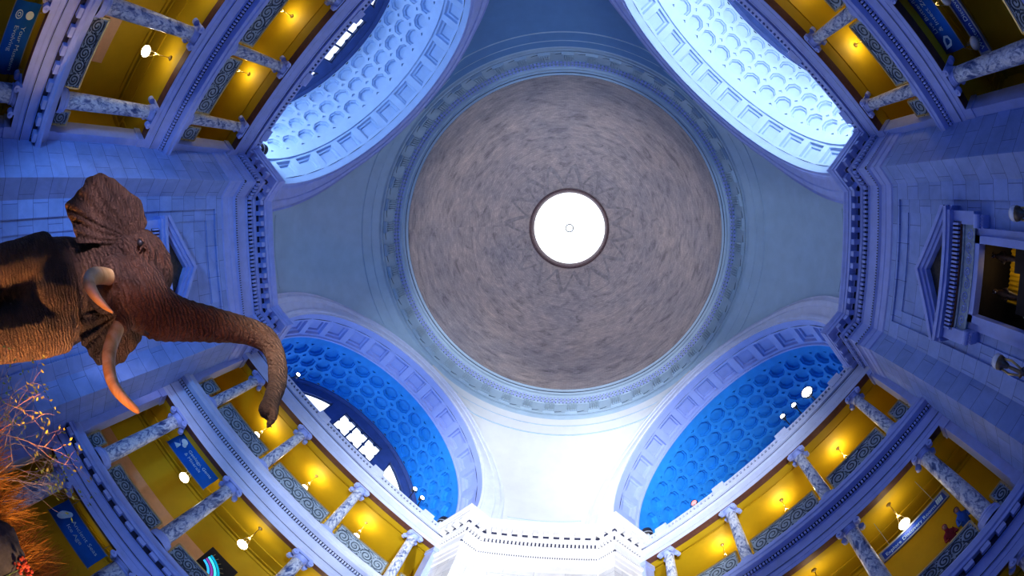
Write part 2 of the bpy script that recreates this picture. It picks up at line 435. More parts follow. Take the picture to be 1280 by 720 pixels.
# ------------------------------------------------------------------ coffered vaults
def vault(rows, mat, rmat='rimsoffit'):
    b = MB()
    def P(d, th, dep=0.0):
        r = RA+dep
        return (d, r*math.cos(th), ZA+r*math.sin(th))
    def strip(d0, d1, t0, t1, n=1, dep0=0.0, dep1=0.0):
        for i in range(n):
            a = t0+(t1-t0)*i/n; c = t0+(t1-t0)*(i+1)/n
            b.add([P(d0, a, dep0), P(d1, a, dep1), P(d1, c, dep1), P(d0, c, dep0)], [(0, 1, 2, 3)])
    D = math.radians
    strip(10.75, 10.92, D(-2), D(182), 80); strip(10.92, 10.95, D(-2), D(182), 80, 0, 0.05); strip(10.95, 11.2, D(-2), D(182), 80, 0.05, 0.05)
    strip(12.5, 12.53, D(-2), D(182), 80, 0.05, -0.06); strip(12.53, 12.62, D(-2), D(182), 80, -0.06, -0.06); strip(12.62, 12.65, D(-2), D(182), 80, -0.06, 0.0)
    strip(11.2, 12.5, D(-2), D(5.5), 3, 0.05, 0.05); strip(11.2, 12.5, D(174.5), D(182), 3, 0.05, 0.05)
    for i in range(13):
        c = D(90+13*(i-6)); h = D(6.5); cd_ = 11.86
        hd0, hd1 = 11.2, 12.5
        steps = [(0.52, 4.7, 0.05), (0.48, 4.35, 0.20), (0.38, 3.5, 0.22), (0.35, 3.2, 0.32)]
        ring0 = [P(hd0, c-h, 0.05), P(hd1, c-h, 0.05), P(hd1, c+h, 0.05), P(hd0, c+h, 0.05)]
        # rib edge line: raised fillet between the coffers
        prev = ring0
        for (hd, ha, dp) in steps:
            cur = [P(cd_-hd, c-D(ha), dp), P(cd_+hd, c-D(ha), dp), P(cd_+hd, c+D(ha), dp), P(cd_-hd, c+D(ha), dp)]
            for j in range(4): b.add([prev[j], prev[(j+1) % 4], cur[(j+1) % 4], cur[j]], [(0, 1, 2, 3)])
            prev = cur
        b.add(prev, [(0, 1, 2, 3)])
    for s_ in (-1, 1): b.add([(10.75, s_*RA, 17.0), (13.16, s_*RA, 17.0), (13.16, s_*RA, ZA), (10.75, s_*RA, ZA)], [(0, 1, 2, 3)])
    rim_me = b.mesh('rim_coffers', rmat, False); b = MB()
    hd = 0.54; ha = D(5); t8 = math.tan(PI/8)
    for r_ in range(rows):
        dc = 13.7+1.08*r_
        for i in range(18):
            tc = D(5+10*i)
            def L(x, y, dep=0.0): return P(dc+x*hd, tc+y*ha, dep)
            a = 0.84; q = 0.24
            O = [(a, a*t8), (a*t8, a), (-a*t8, a), (-a, a*t8), (-a, -a*t8), (-a*t8, -a), (a*t8, -a), (a, -a*t8)]
            E_ = [((1, 0), 7, 0), ((0, 1), 1, 2), ((-1, 0), 3, 4), ((0, -1), 5, 6)]
            for (ax, ay), i0, i1 in E_:
                o0, o1 = O[i0], O[i1]
                e0 = (ax, o0[1]) if ax else (o0[0], ay); e1 = (ax, o1[1]) if ax else (o1[0], ay)
                b.add([L(*e0), L(*o0), L(*o1), L(*e1)], [(0, 1, 2, 3)])
            for sx, sy, i0, i1 in ((1, 1, 0, 1), (-1, 1, 3, 2), (-1, -1, 4, 5), (1, -1, 7, 6)):
                Ox, Oy = O[i0], O[i1]
                pts = [(sx, Ox[1]), (sx, sy*(1-q)), (sx*(1-q), sy), (Oy[0], sy), Oy, Ox]
                b.add([L(*p) for p in pts], [(0, 1, 2, 3, 4, 5)])
                D1, D2, Cc = (sx, sy*(1-q)), (sx*(1-q), sy), (sx, sy)
                b.add([L(*D1), L(*D2), L(*D2, 0.1), L(*D1, 0.1)], [(0, 1, 2, 3)])
                b.add([L(*D1, 0.1), L(*D2, 0.1), L(*Cc, 0.1)], [(0, 1, 2)])
            prev = [L(x, y, 0) for x, y in O]
            for sc, dp in ((0.97, 0.12), (0.85, 0.125), (0.81, 0.27)):
                cur = [L(x*sc, y*sc, dp) for x, y in O]
                for j in range(8): b.add([prev[j], prev[(j+1) % 8], cur[(j+1) % 8], cur[j]], [(0, 1, 2, 3)])
                prev = cur
            b.add(prev, [tuple(range(8))])
    de = 13.16+1.08*rows
    strip(de, de+0.25, D(0), D(180), 80); strip(12.65, 13.16, D(-2), D(182), 80)
    for s_ in (-1, 1): b.add([(13.16, s_*RA, 17.0), (de+0.25, s_*RA, 17.0), (de+0.25, s_*RA, ZA), (13.16, s_*RA, ZA)], [(0, 1, 2, 3)])
    b2 = b.mesh('vault', mat, False)
    # inner arch band against the lunette wall
    b = MB(); n = 72
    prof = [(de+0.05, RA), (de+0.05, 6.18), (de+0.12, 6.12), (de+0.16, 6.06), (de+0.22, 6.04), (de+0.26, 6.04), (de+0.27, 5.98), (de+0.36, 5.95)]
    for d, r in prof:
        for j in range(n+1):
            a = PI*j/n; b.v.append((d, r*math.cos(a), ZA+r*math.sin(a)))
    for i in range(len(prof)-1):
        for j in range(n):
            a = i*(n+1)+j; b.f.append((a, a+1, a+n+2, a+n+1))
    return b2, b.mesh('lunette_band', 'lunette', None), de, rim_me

def fill2d(name, loops, thick, mat, M3):
    """flat plate from closed loops (outer and holes), local x,y in the plate, extruded."""
    cu = bpy.data.curves.new(name, 'CURVE'); cu.dimensions = '2D'; cu.fill_mode = 'BOTH'; cu.extrude = thick/2
    for lp in loops:
        sp = cu.splines.new('POLY'); sp.points.add(len(lp)-1); sp.use_cyclic_u = True
        for p, (x, y) in zip(sp.points, lp): p.co = (x, y, 0, 1)
    o = bpy.data.objects.new(name, cu); C.objects.link(o)
    me = bpy.data.meshes.new_from_object(o.evaluated_get(bpy.context.evaluated_depsgraph_get()))
    bpy.data.objects.remove(o); me.transform(M3); me.materials.clear(); me.materials.append(MT[mat]); me.name = name
    return me
# plate frame for arch-local things that face the centre: plate x -> -t, plate y -> z, normal -> -d
FACE = Matrix(((0, 0, -1, 0), (-1, 0, 0, 0), (0, 1, 0, 0), (0, 0, 0, 1)))

def lunette(de):
    out = [(6.0*math.cos(PI*i/48), ZA+6.0*math.sin(PI*i/48)) for i in range(49)]+[(-6.0, 16.6), (6.0, 16.6)]
    win = [(-1.6, 17.6), (1.6, 17.6), (1.6, 23.45), (-1.6, 23.45)]
    side = [(2.5, 17.6), (4.9, 17.6), (4.9, 19.4)]+[(5.45*math.cos(a), ZA+5.45*math.sin(a)) for a in [0.46+0.07*i for i in range(10)] if 5.45*math.cos(a) > 2.5]
    top = ZA+math.sqrt(5.45**2-2.5**2); side.append((2.5, top))
    de -= 0.25
    M = Matrix.Translation((de+0.55, 0, 0)) @ FACE
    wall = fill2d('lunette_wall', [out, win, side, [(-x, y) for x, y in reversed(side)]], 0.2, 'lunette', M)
    b = MB(); b.box(de+0.7, de+0.72, -1.6, 1.6, 17.6, 23.45); g1 = b.mesh('glass', 'window')
    b = MB(); x = de+0.6
    for i in range(4): b.box(x-0.05, x+0.08, -1.6+i*1.0667-0.06, -1.6+i*1.0667+0.06, 17.6, 23.45)
    for z in (18.9, 20.35, 21.8): b.box(x-0.02, x+0.06, -1.6, 1.6, z-0.03, z+0.03)
    b.box(x-0.06, x+0.09, -1.62, 1.62, 23.33, 23.5)
    for i in range(3):        # tracery balls giving each light the cloud shape of its glare
        for j in range(2):
            for (dy, dz) in ((-0.53, 0), (0, 0.72), (0.53, 0)): b.ball((x, -1.07+i*1.0667+dy, 22.55+dz-j*1.45), 0.13, 8, 6, (0.4, 1, 1))
    f1 = b.mesh('tracery', 'winframe')
    b = MB()
    vs = [(-0.0, -p[0], p[1]) for p in side]
    b.add([(de+0.7, y, z) for _, y, z in vs], [tuple(range(len(vs)))]); g2 = b.mesh('glass', 'window')
    b = MB(); b.add([(de+0.7, -y, z) for _, y, z in vs], [tuple(range(len(vs)))]); g3 = b.mesh('glass', 'window')
    b = MB(); b.tube([(de+0.6, y, z) for _, y, z in vs+[vs[0]]], 0.1, 4); b.box(de+0.55, de+0.68, -4.9, -2.5, 19.3, 19.4); f2 = b.mesh('frame', 'winframe')
    b = MB(); b.tube([(de+0.6, -y, z) for _, y, z in vs+[vs[0]]], 0.1, 4); b.box(de+0.55, de+0.68, 2.5, 4.9, 19.3, 19.4); f3 = b.mesh('frame', 'winframe')
    return wall, (g1, f1), (g2, f2), (g3, f3)

arch_me = archivolt(); arch_pale = arch_me.copy(); arch_pale.materials.clear(); arch_pale.materials.append(MT['smooth_lit'])
v3 = vault(3, 'vault', 'vault'); vb = vault(3, 'vault_bluelit'); v5 = vault(5, 'vault_bluelit'); l3 = lunette(v3[2]); l5 = lunette(v5[2])
wn = 2; tn = 4
for k in range(4):
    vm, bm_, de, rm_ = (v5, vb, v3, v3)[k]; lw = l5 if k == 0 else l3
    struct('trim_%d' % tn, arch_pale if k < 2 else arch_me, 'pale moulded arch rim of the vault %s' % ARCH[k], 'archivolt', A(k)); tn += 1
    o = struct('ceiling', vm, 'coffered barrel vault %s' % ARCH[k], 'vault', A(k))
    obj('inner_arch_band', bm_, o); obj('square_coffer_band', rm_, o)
    w = struct('wall_lunette', lw[0], 'half round end wall of the vault %s' % ARCH[k], 'wall', A(k))
    for (g, f), nm in zip(lw[1:], ('middle', 'narrow', 'outer')):
        o = struct('window_%d' % wn, f, '%s tracery window in the end wall of the vault %s' % (nm, ARCH[k]), 'window', A(k)); wn += 1
        obj('pane', g, o)

# ------------------------------------------------------------------ piers
def pier_path(e):
    x0 = 12.6-e
    s = 10.75-e; u = 6.27-e
    kx, ky = x0, RT2*s-x0
    tx, ty = (s+u)/RT2, (s-u)/RT2
    jx, jy = (12.56+u)/RT2, (12.56-u)/RT2
    return [(jx, -jy), (tx, -ty), (kx, -ky), (kx, ky), (tx, ty), (jx, jy)]
def pier_wall():
    b = MB(); P = pier_path(0)
    for a, c in ((P[0], P[1]), (P[1], P[2]), (P[3], P[4]), (P[4], P[5])):
        b.add([(a[0], a[1], 0), (c[0], c[1], 0), (c[0], c[1], 17.2), (a[0], a[1], 17.2)], [(0, 1, 2, 3)])
    ky = P[3][1]
    f = lambda x, y0, y1, z0, z1: b.add([(x, y0, z0), (x, y1, z0), (x, y1, z1), (x, y0, z1)], [(0, 1, 2, 3)])
    f(12.6, -ky, -2.08, 0, 17.2); f(12.6, 2.08, ky, 0, 17.2); f(12.6, -2.08, 2.08, 14.15, 17.2)
    x = 12.68
    b.add([(12.6, -2.08, 0), (12.6, -2.08, 14.15), (x, -2.08, 14.15), (x, -2.08, 0)], [(0, 1, 2, 3)])
    b.add([(12.6, 2.08, 0), (12.6, 2.08, 14.15), (x, 2.08, 14.15), (x, 2.08, 0)], [(0, 1, 2, 3)])
    b.add([(12.6, -2.08, 14.15), (12.6, 2.08, 14.15), (x, 2.08, 14.15), (x, -2.08, 14.15)], [(0, 1, 2, 3)])
    # frame round the inset field
    f(x, -2.08, -1.65, 0, 14.15); f(x, 1.65, 2.08, 0, 14.15); f(x, -1.65, 1.65, 13.7, 14.15)
    y = 12.73
    for s_ in (-1, 1): b.add([(x, s_*1.65, 0), (x, s_*1.65, 13.7), (y, s_*1.65, 13.7), (y, s_*1.65, 0)], [(0, 1, 2, 3)])
    b.add([(x, -1.65, 13.7), (x, 1.65, 13.7), (y, 1.65, 13.7), (y, -1.65, 13.7)], [(0, 1, 2, 3)])
    return b, y
def pier_mesh(door, mat=None):
    b, y = pier_wall()
    f = lambda x, y0, y1, z0, z1: b.add([(x, y0, z0), (x, y1, z0), (x, y1, z1), (x, y0, z1)], [(0, 1, 2, 3)])
    if door:
        f(y, -1.65, -0.95, 0, 13.7); f(y, 0.95, 1.65, 0, 13.7); f(y, -0.95, 0.95, 9.8, 13.7); f(y, -0.95, 0.95, 0, 6.3)
    else: f(y, -1.65, 1.65, 0, 13.7)
    return b.mesh('pier', 'stone' if door is not None and mat is None else mat)
CORN = [(0.0, 14.55), (0.05, 14.6), (0.05, 14.92), (0.08, 14.95), (0.08, 15.2), (0.16, 15.26), (0.16, 15.4), (0.04, 15.44), (0.04, 16.05), (0.10, 16.1), (0.10, 16.38), (0.2, 16.42), (0.2, 16.58), (0.22, 16.84), (0.52, 16.84), (0.52, 17.0), (0.56, 17.02), (0.58, 17.12), (0.64, 17.22), (0.64, 17.3), (0.0, 17.34)]
def seg_boxes(b, e0, e1, z0, z1, width, step):
    P0 = pier_path(e0)
    for i in range(5):
        a, c = Vector((*P0[i], 0)), Vector((*P0[i+1], 0)); d = c-a; L = d.length; d.normalize()
        nrm = Vector((-d.y, d.x, 0)); mid = (a+c)/2
        if nrm.dot(Vector((-1, 0, 0)) if i == 2 else (Vector((0, 0, 0))-mid)) < 0: nrm = -nrm
        if i in (0, 4):     # jamb faces look across the opening
            nrm = Vector((-d.y, d.x, 0)); 
            if (nrm.y > 0) != (mid.y > 0): nrm = -nrm
        n = max(1, int(L/step)); st = L/n
        for j in range(n):
            c_ = a+d*(st*(j+0.5))
            M = Matrix(((nrm.x, d.x, 0, c_.x), (nrm.y, d.y, 0, c_.y), (0, 0, 1, 0), (0, 0, 0, 1)))
            b.box(-0.02, e1-e0, -width/2, width/2, z0, z1, M)
def cornice_meshes(sm='smooth'):
    b = MB(); b.sweep(CORN, pier_path); c = b.mesh('cornice', sm)
    b = MB(); seg_boxes(b, 0.2, 0.5, 16.6, 16.82, 0.2, 0.44); m = b.mesh('modillions', sm)
    b = MB(); seg_boxes(b, 0.09, 0.2, 16.14, 16.36, 0.1, 0.17); seg_boxes(b, 0.1, 0.19, 15.27, 15.38, 0.06, 0.1); d = b.mesh('dentils', sm)
    # shadow slots between the modillions
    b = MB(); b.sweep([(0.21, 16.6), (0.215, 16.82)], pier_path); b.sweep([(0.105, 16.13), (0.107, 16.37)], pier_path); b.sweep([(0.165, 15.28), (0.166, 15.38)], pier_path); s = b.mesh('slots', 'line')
    return c, m, d, s
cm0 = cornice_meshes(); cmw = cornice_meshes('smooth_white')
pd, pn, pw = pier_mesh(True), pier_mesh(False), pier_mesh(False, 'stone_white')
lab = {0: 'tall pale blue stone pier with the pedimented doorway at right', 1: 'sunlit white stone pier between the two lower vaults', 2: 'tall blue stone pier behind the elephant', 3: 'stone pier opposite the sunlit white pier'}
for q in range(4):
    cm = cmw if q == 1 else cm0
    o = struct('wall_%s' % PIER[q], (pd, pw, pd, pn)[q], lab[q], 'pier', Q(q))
    c = struct('trim_%d' % tn, cm[0], 'stepped cornice crowning the %s' % lab[q], 'cornice', Q(q)); tn += 1
    obj('modillion_band', cm[1], c); obj('dentil_band', cm[2], c); obj('shadow_slot', cm[3], c)

# doorway surrounds on the left and right piers
def pediment_meshes():
    out = {}
    b = MB()
    b.box(12.0, 12.75, -1.9, 1.9, 11.0, 11.14); b.box(12.08, 12.75, -1.8, 1.8, 10.88, 11.0)
    for s_ in (-1, 1):       # raking cornice
        ang = math.atan2(1.32, 1.9)
        for (x0, z0, z1) in ((12.0, 0.0, 0.16), (12.1, -0.14, 0.0), (12.2, -0.26, -0.14)):
            vs = []
            for x in (x0, 12.75):
                vs += [(x, s_*1.92, 11.12+z0), (x, 0, 12.33+z0), (x, 0, 12.33+z1), (x, s_*1.92, 11.12+z1)]
            b.add(vs, [(0, 1, 2, 3), (4, 5, 6, 7), (0, 1, 5, 4), (2, 3, 7, 6), (1, 2, 6, 5), (0, 3, 7, 4)])
    out['pediment'] = b.mesh('pediment', 'smooth')
    b = MB(); b.add([(12.45, -1.5, 11.14), (12.45, 1.5, 11.14), (12.45, 0, 12.1)], [(0, 1, 2)]); out['tympanum'] = b.mesh('tympanum', 'bronze')
    b = MB(); b.box(12.3, 12.75, -1.5, 1.5, 10.5, 10.88)
    out['dentil_board'] = b.mesh('dentil_board', 'maroon')
    b = MB()
    for i in range(26): b.box(12.18, 12.34, -1.45+i*0.115, -1.39+i*0.115, 10.56, 10.82)
    out['dentil_row'] = b.mesh('dentil_row', 'smooth')
    b = MB(); b.box(12.42, 12.75, -1.42, 1.42, 9.98, 10.5); b.box(12.36, 12.75, -1.45, 1.45, 10.42, 10.5)
    out['frieze'] = b.mesh('frieze', 'panel')
    b = MB()
    for i in range(8):
        c = -1.15+i*0.33; s_ = 1 if i % 2 else -1; pts = []
        for j in range(18):
            a = j*0.55; r = 0.15-0.0075*j; pts.append((12.41, c+r*math.cos(a)*s_, 10.2+r*math.sin(a)*s_))
        b.tube(pts, 0.02, 4)
    out['scroll_relief'] = b.mesh('scroll_relief', 'smooth')
    b = MB()
    for s_ in (-1, 1):
        b.box(12.45, 12.8, s_*0.95, s_*1.15, 6.3, 9.98); b.box(12.55, 12.8, s_*1.15, s_*1.35, 6.3, 9.98)
    b.box(12.45, 12.8, -1.15, 1.15, 9.78, 9.98); b.box(12.38, 12.8, -1.35, 1.35, 6.1, 6.3)
    out['door_casing'] = b.mesh('door_casing', 'smooth')
    b = MB()
    for s_ in (-1, 1): b.box(12.3, 12.75, s_*1.42, s_*1.78, 9.95, 10.88)
    out['upper_block'] = b.mesh('upper_block', 'smooth')
    return out
pe = pediment_meshes()
b = MB()
b.box(12.32, 12.72, -0.17, 0.17, -0.3, 0.1)
for i in range(4): b.box(12.28, 12.34, -0.14+i*0.075, -0.09+i*0.075, -0.28, 0.05)
b.tube([(12.26, -0.18, -0.08), (12.26, 0.18, -0.08)], 0.13, 12); con = b.mesh('console', 'smooth')
for q, w in ((0, 'right'), (2, 'left')):
    t = thing('door_surround', {0: 'carved stone surround with triangular pediment on the right pier', 2: 'carved stone surround with triangular pediment behind the elephant'}[q], 'pediment', Q(q), None, 'structure')
    for n_, m_ in pe.items(): obj(n_, m_, t)
    for s_ in (-1, 1): obj('scroll_console', con, t, Matrix.Translation((0, s_*1.53, 9.85)))
    # room beyond the opening
    b = MB(); b.box(12.75, 17.0, -1.6, 1.6, 6.2, 6.3); b.box(12.75, 17.0, -1.6, 1.6, 10.2, 10.3)
    for s_ in (-1, 1): b.box(12.75, 17, s_*1.6, s_*1.7, 6.2, 10.3)
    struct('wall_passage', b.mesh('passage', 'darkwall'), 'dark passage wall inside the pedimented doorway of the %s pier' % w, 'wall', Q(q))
    b = MB(); n = 40
    for j in range(n+1):
        y = -0.8+1.6*j/n; x = 14.6+0.05*math.sin(j*1.9)
        b.v += [(x, y, 6.3), (x, y, 9.75)]
    for j in range(n): b.f.append((2*j, 2*j+2, 2*j+3, 2*j+1))
    o = obj('curtain', b.mesh('curtain', 'yellow', True), None, Q(q), None, 'tall yellow pleated curtain inside the doorway of the %s pier' % w, 'curtain')

def torchere(q, y, label):
    t = thing('wall_torchere', label, 'lamp', Q(q, 11.9, y, 8.0))
    b = MB(); b.ball((0, 0, 0), 0.19, 20, 14); obj('globe', b.mesh('globe', 'globe_blue', True), t)
    b = MB(); b.lathe([(0.02, -0.5), (0.06, -0.46), (0.1, -0.3), (0.16, -0.24), (0.19, -0.1), (0.17, -0.06), (0.05, -0.1)], 16); obj('bronze_cup', b.mesh('cup', 'bronze', True), t)
    b = MB()
    for s_ in (-1, 1): b.tube([(0, s_*0.12, -0.2), (0.0, s_*0.16, -0.55), (0, s_*0.07, -1.0)], 0.03, 8)
    obj('gilt_arm', b.mesh('arm', 'brass', True), t)
    b = MB(); b.lathe([(0.12, -2.2), (0.06, -2.0), (0.05, -1.1), (0.14, -1.02), (0.05, -0.95), (0.04, -0.5)], 12); b.tube([(0, 0, -1.6), (0.75, 0, -1.5)], 0.04, 8); obj('stem', b.mesh('stem', 'bronze', True), t)
torchere(0, -1.78, 'globe lamp on bronze stem left of the pedimented doorway, nearer the upper vault')
torchere(0, 1.65, 'globe lamp with two gilt arms on the white pier side of the doorway')

# carved figures in the dark doorway
def totem(M, label, hs=1.0):
    t = thing('carved_figure', label, 'sculpture', M)
    b = MB(); b.lathe([(0.001, 0), (0.16, 0.02), (0.14, 0.4), (0.2, 0.9), (0.24, 1.3), (0.2, 1.7), (0.12, 1.95), (0.08, 2.0)], 14); b.tube([(0, -0.22, 1.6), (-0.08, -0.3, 1.2), (-0.22, -0.1, 1.0)], 0.06, 8); b.tube([(0, 0.22, 1.6), (-0.08, 0.3, 1.2), (-0.22, 0.1, 1.0)], 0.06, 8)
    obj('body', b.mesh('body', 'darkwood', True), t)
    b = MB(); b.ball((-0.02, 0, 2.2), 0.17, 14, 10, (1, 0.85, 1.2)); b.ball((-0.18, 0, 2.17), 0.04, 8, 6); obj('carved_head', b.mesh('head', 'darkwood', True), t)
    for s_ in (-1, 1):
        b = MB(); b.ball((-0.15, s_*0.06, 2.24), 0.03, 8, 6); obj('eye_inlay', b.mesh('inlay', 'globe_off', True), t)
    b = MB(); b.box(-0.2, -0.14, -0.05, 0.05, 2.07, 2.09); obj('mouth_inlay', b.mesh('inlay', 'globe_off', True), t)
totem(Q(0, 13.4, 0.35, 8.35) @ Matrix.Scale(0.55, 4), 'dark carved figure in the doorway, with crossed arms, beside the yellow curtain')
totem(Q(0, 13.3, -0.62, 8.6) @ Matrix.Scale(0.5, 4), 'dark carved figure just inside the upper corner of the doorway')
b = MB(); b.box(-0.35, 0.35, -0.9, -0.3, -2.05, 0.25); b.box(-0.35, 0.35, -0.3, 0.7, -2.05, 0.0)
obj('figure_plinth', b.mesh('plinth', 'darkwall'), None, Q(0, 13.4, 0, 8.35), None, 'stepped dark plinth under the carved figures in the doorway', 'plinth')

# ------------------------------------------------------------------ galleries
HW = 6.27
def run(e): return [(12.5-e, -HW), (12.5-e, HW)]
def boxes_along(b, x0, x1, z0, z1, w, step):
    n = int(2*HW/step)
    for i in range(n):
        t = -HW+2*HW*(i+0.5)/n; b.box(x0, x1, t-w/2, t+w/2, z0, z1)
def ent_top():
    b = MB(); b.sweep([(-0.75, 15.82), (-0.0, 15.82), (0.0, 16.06), (-0.03, 16.1), (-0.03, 16.5), (0.0, 16.54), (0.0, 16.6), (-0.05, 16.62), (-0.05, 16.69), (0.05, 16.7), (0.05, 16.84), (0.02, 16.88), (0.02, 16.99), (0.0, 17.0), (-0.03, 17.01), (-0.03, 17.02), (-0.3, 17.02)], run)
    m = b.mesh('top_entablature', 'smooth')
    b = MB(); 
    n = 64; st = 2*HW/n
    for i in range(n): b.box(12.5, 12.72, -HW+st*(i+0.5)-st*0.25, -HW+st*(i+0.5)+st*0.25, 17.02, 17.17)
    b.box(12.5, 12.76, -HW, HW, 17.17, 17.27)
    for t in (-5.9, -4.94, -1.76, 1.76, 4.94, 5.9): b.box(12.44, 12.8, t-0.3, t+0.3, 16.95, 17.42)
    p = b.mesh('pierced_parapet', 'smooth')
    b = MB(); b.box(12.6, 12.62, -HW, HW, 17.0, 17.2); b.sweep([(-0.045, 16.625), (-0.045, 16.69)], run); b.sweep([(0.001, 16.07), (-0.028, 16.1)], run); k_ = b.mesh('shadow_strips', 'line')  # dark strips paint the shade in the parapet holes and under the mouldings
    return m, p, k_
def ent_mid():
    b = MB(); b.sweep([(-0.75, 10.6), (0.0, 10.6), (0.0, 10.76), (0.015, 10.77), (0.015, 10.96), (0.05, 10.98), (0.05, 11.02), (0.03, 11.04), (0.03, 11.4), (0.07, 11.43), (0.07, 11.58), (0.16, 11.62), (0.3, 11.68), (0.34, 11.7), (0.34, 11.84), (0.38, 11.88), (0.38, 11.92), (0.1, 11.98), (0.06, 12.0), (0.06, 12.3), (0.03, 12.34), (-0.75, 12.35)], run)
    m = b.mesh('middle_entablature', 'smooth')
    b = MB(); boxes_along(b, 12.33, 12.45, 11.46, 11.57, 0.07, 0.12); d = b.mesh('dentils', 'smooth')
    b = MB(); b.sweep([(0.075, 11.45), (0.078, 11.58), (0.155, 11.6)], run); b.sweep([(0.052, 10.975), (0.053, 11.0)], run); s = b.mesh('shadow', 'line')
    return m, d, s
def ent_low():
    b = MB(); b.sweep([(-0.75, 4.6), (0.0, 4.6), (0.0, 4.82), (0.02, 4.83), (0.02, 5.0), (0.07, 5.03), (0.07, 5.07), (0.03, 5.1), (0.03, 5.42), (0.08, 5.45), (0.08, 5.66), (0.34, 5.68), (0.36, 5.7), (0.36, 5.8), (0.4, 5.86), (0.4, 5.9), (0.1, 5.96), (0.1, 6.18), (0.05, 6.22), (-0.75, 6.24)], run)
    m = b.mesh('lower_entablature', 'smooth')
    b = MB(); boxes_along(b, 12.16, 12.44, 5.5, 5.66, 0.3, 0.55); d = b.mesh('blocks', 'smooth')
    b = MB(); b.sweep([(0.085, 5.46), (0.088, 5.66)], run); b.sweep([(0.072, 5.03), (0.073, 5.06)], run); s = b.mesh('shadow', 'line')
    return m, d, s
ET, EM, EL = ent_top(), ent_mid(), ent_low()
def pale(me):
    c = me.copy(); c.materials.clear(); c.materials.append(MT['smooth_lit']); return c
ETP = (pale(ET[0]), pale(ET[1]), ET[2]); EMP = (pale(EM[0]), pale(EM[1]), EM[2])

def room(z0, z1, dback, kind):
    """floor slab top z0, ceiling z1"""
    b = MB()
    b.box(13.25, dback, -7.6, 7.6, z1, z1+0.1)
    b.box(dback, dback+0.1, -7.6, 7.6, z0, z1)
    for s_ in (-1, 1): b.box(12.95, dback, s_*7.3, s_*7.4, z0, z1)
    for s_ in (-1, 1): b.box(12.95, 13.05, s_*6.27, s_*7.4, z0, z1)
    w = b.mesh('room', 'yellow')
    b = MB()
    if kind == 3:
        b.box(13.3, 13.42, -7.3, 7.3, z1-0.05, z1); b.box(13.5, 13.54, -7.3, 7.3, z1-0.03, z1)
        b.box(dback-0.2, dback, -7.3, 7.3, z1-0.2, z1)
    else:
        b.box(14.95, 15.05, -7.3, 7.3, z1-0.06, z1); b.box(15.12, 15.2, -7.3, 7.3, z1-0.03, z1)
        b.box(dback-0.12, dback, -7.3, 7.3, z1-0.25, z1-0.12); b.box(dback-0.25, dback, -7.3, 7.3, z1-0.06, z1)
        for s_ in (-1, 1):
            b.box(13.3, dback, s_*7.3-0.2*s_, s_*7.3, z1-0.08, z1); b.box(13.3, dback, s_*6.75, s_*6.85, z1-0.05, z1)
            b.box(14.95, 15.15, s_*7.3-0.08*s_, s_*7.3, z0, z1)
    m = b.mesh('mouldings', 'yellow')
    return w, m
R3, R2, R1 = room(12.3, 15.95, 16.6, 3), room(6.2, 10.75, 16.2, 2), room(0.0, 4.75, 16.2, 1)
b = MB(); b.box(12.9, 16.6, -7.4, 7.4, 11.0, 12.3); b.box(12.9, 16.6, -7.4, 7.4, 4.9, 6.2); slab = b.mesh('slabs', 'yellow')
b = MB(); b.box(12.55, 20.5, -6.6, 6.6, 16.7, 17.0); roofm = b.mesh('deck', 'roof')
b = MB(); b.box(16.1, 16.19, -7.2, 7.2, 6.2, 8.75); lowwall = b.mesh('lower_wall', 'pink'); lowyel = b.mesh('lower_wall_yellow', 'yellow')
b = MB(); b.box(16.1, 16.19, -5.1, -3.0, 6.2, 8.95); lowpatch = b.mesh('lit_patch', 'pink')
soff = []
for z in (4.6, 10.6, 15.82):
    b = MB(); b.box(12.52, 12.88, -HW, HW, z-0.012, z); m_ = b.mesh('soffit', 'maroon')
    b = MB(); b.box(12.88, 13.26, -HW, HW, z-0.012, z); soff.append((m_, b.mesh('soffit', 'yellow')))

def end_pilaster(s_):
    b = MB()
    for z0, z1, w in ((0, 4.6, 0.32), (6.24, 10.6, 0.28), (12.35, 15.82, 0.26)):
        y0, y1 = sorted((s_*HW, s_*(HW-w)))
        b.box(12.55, 13.2, y0, y1, z0, z1)
        y0, y1 = sorted((s_*HW, s_*(HW-w-0.06)))
        b.box(12.5, 13.2, y0, y1, z1-0.28, z1); b.box(12.5, 13.2, y0, y1, z0, z0+0.3)
    return b.mesh('end_pilaster', 'smooth')
EP = {s_: end_pilaster(s_) for s_ in (-1, 1)}

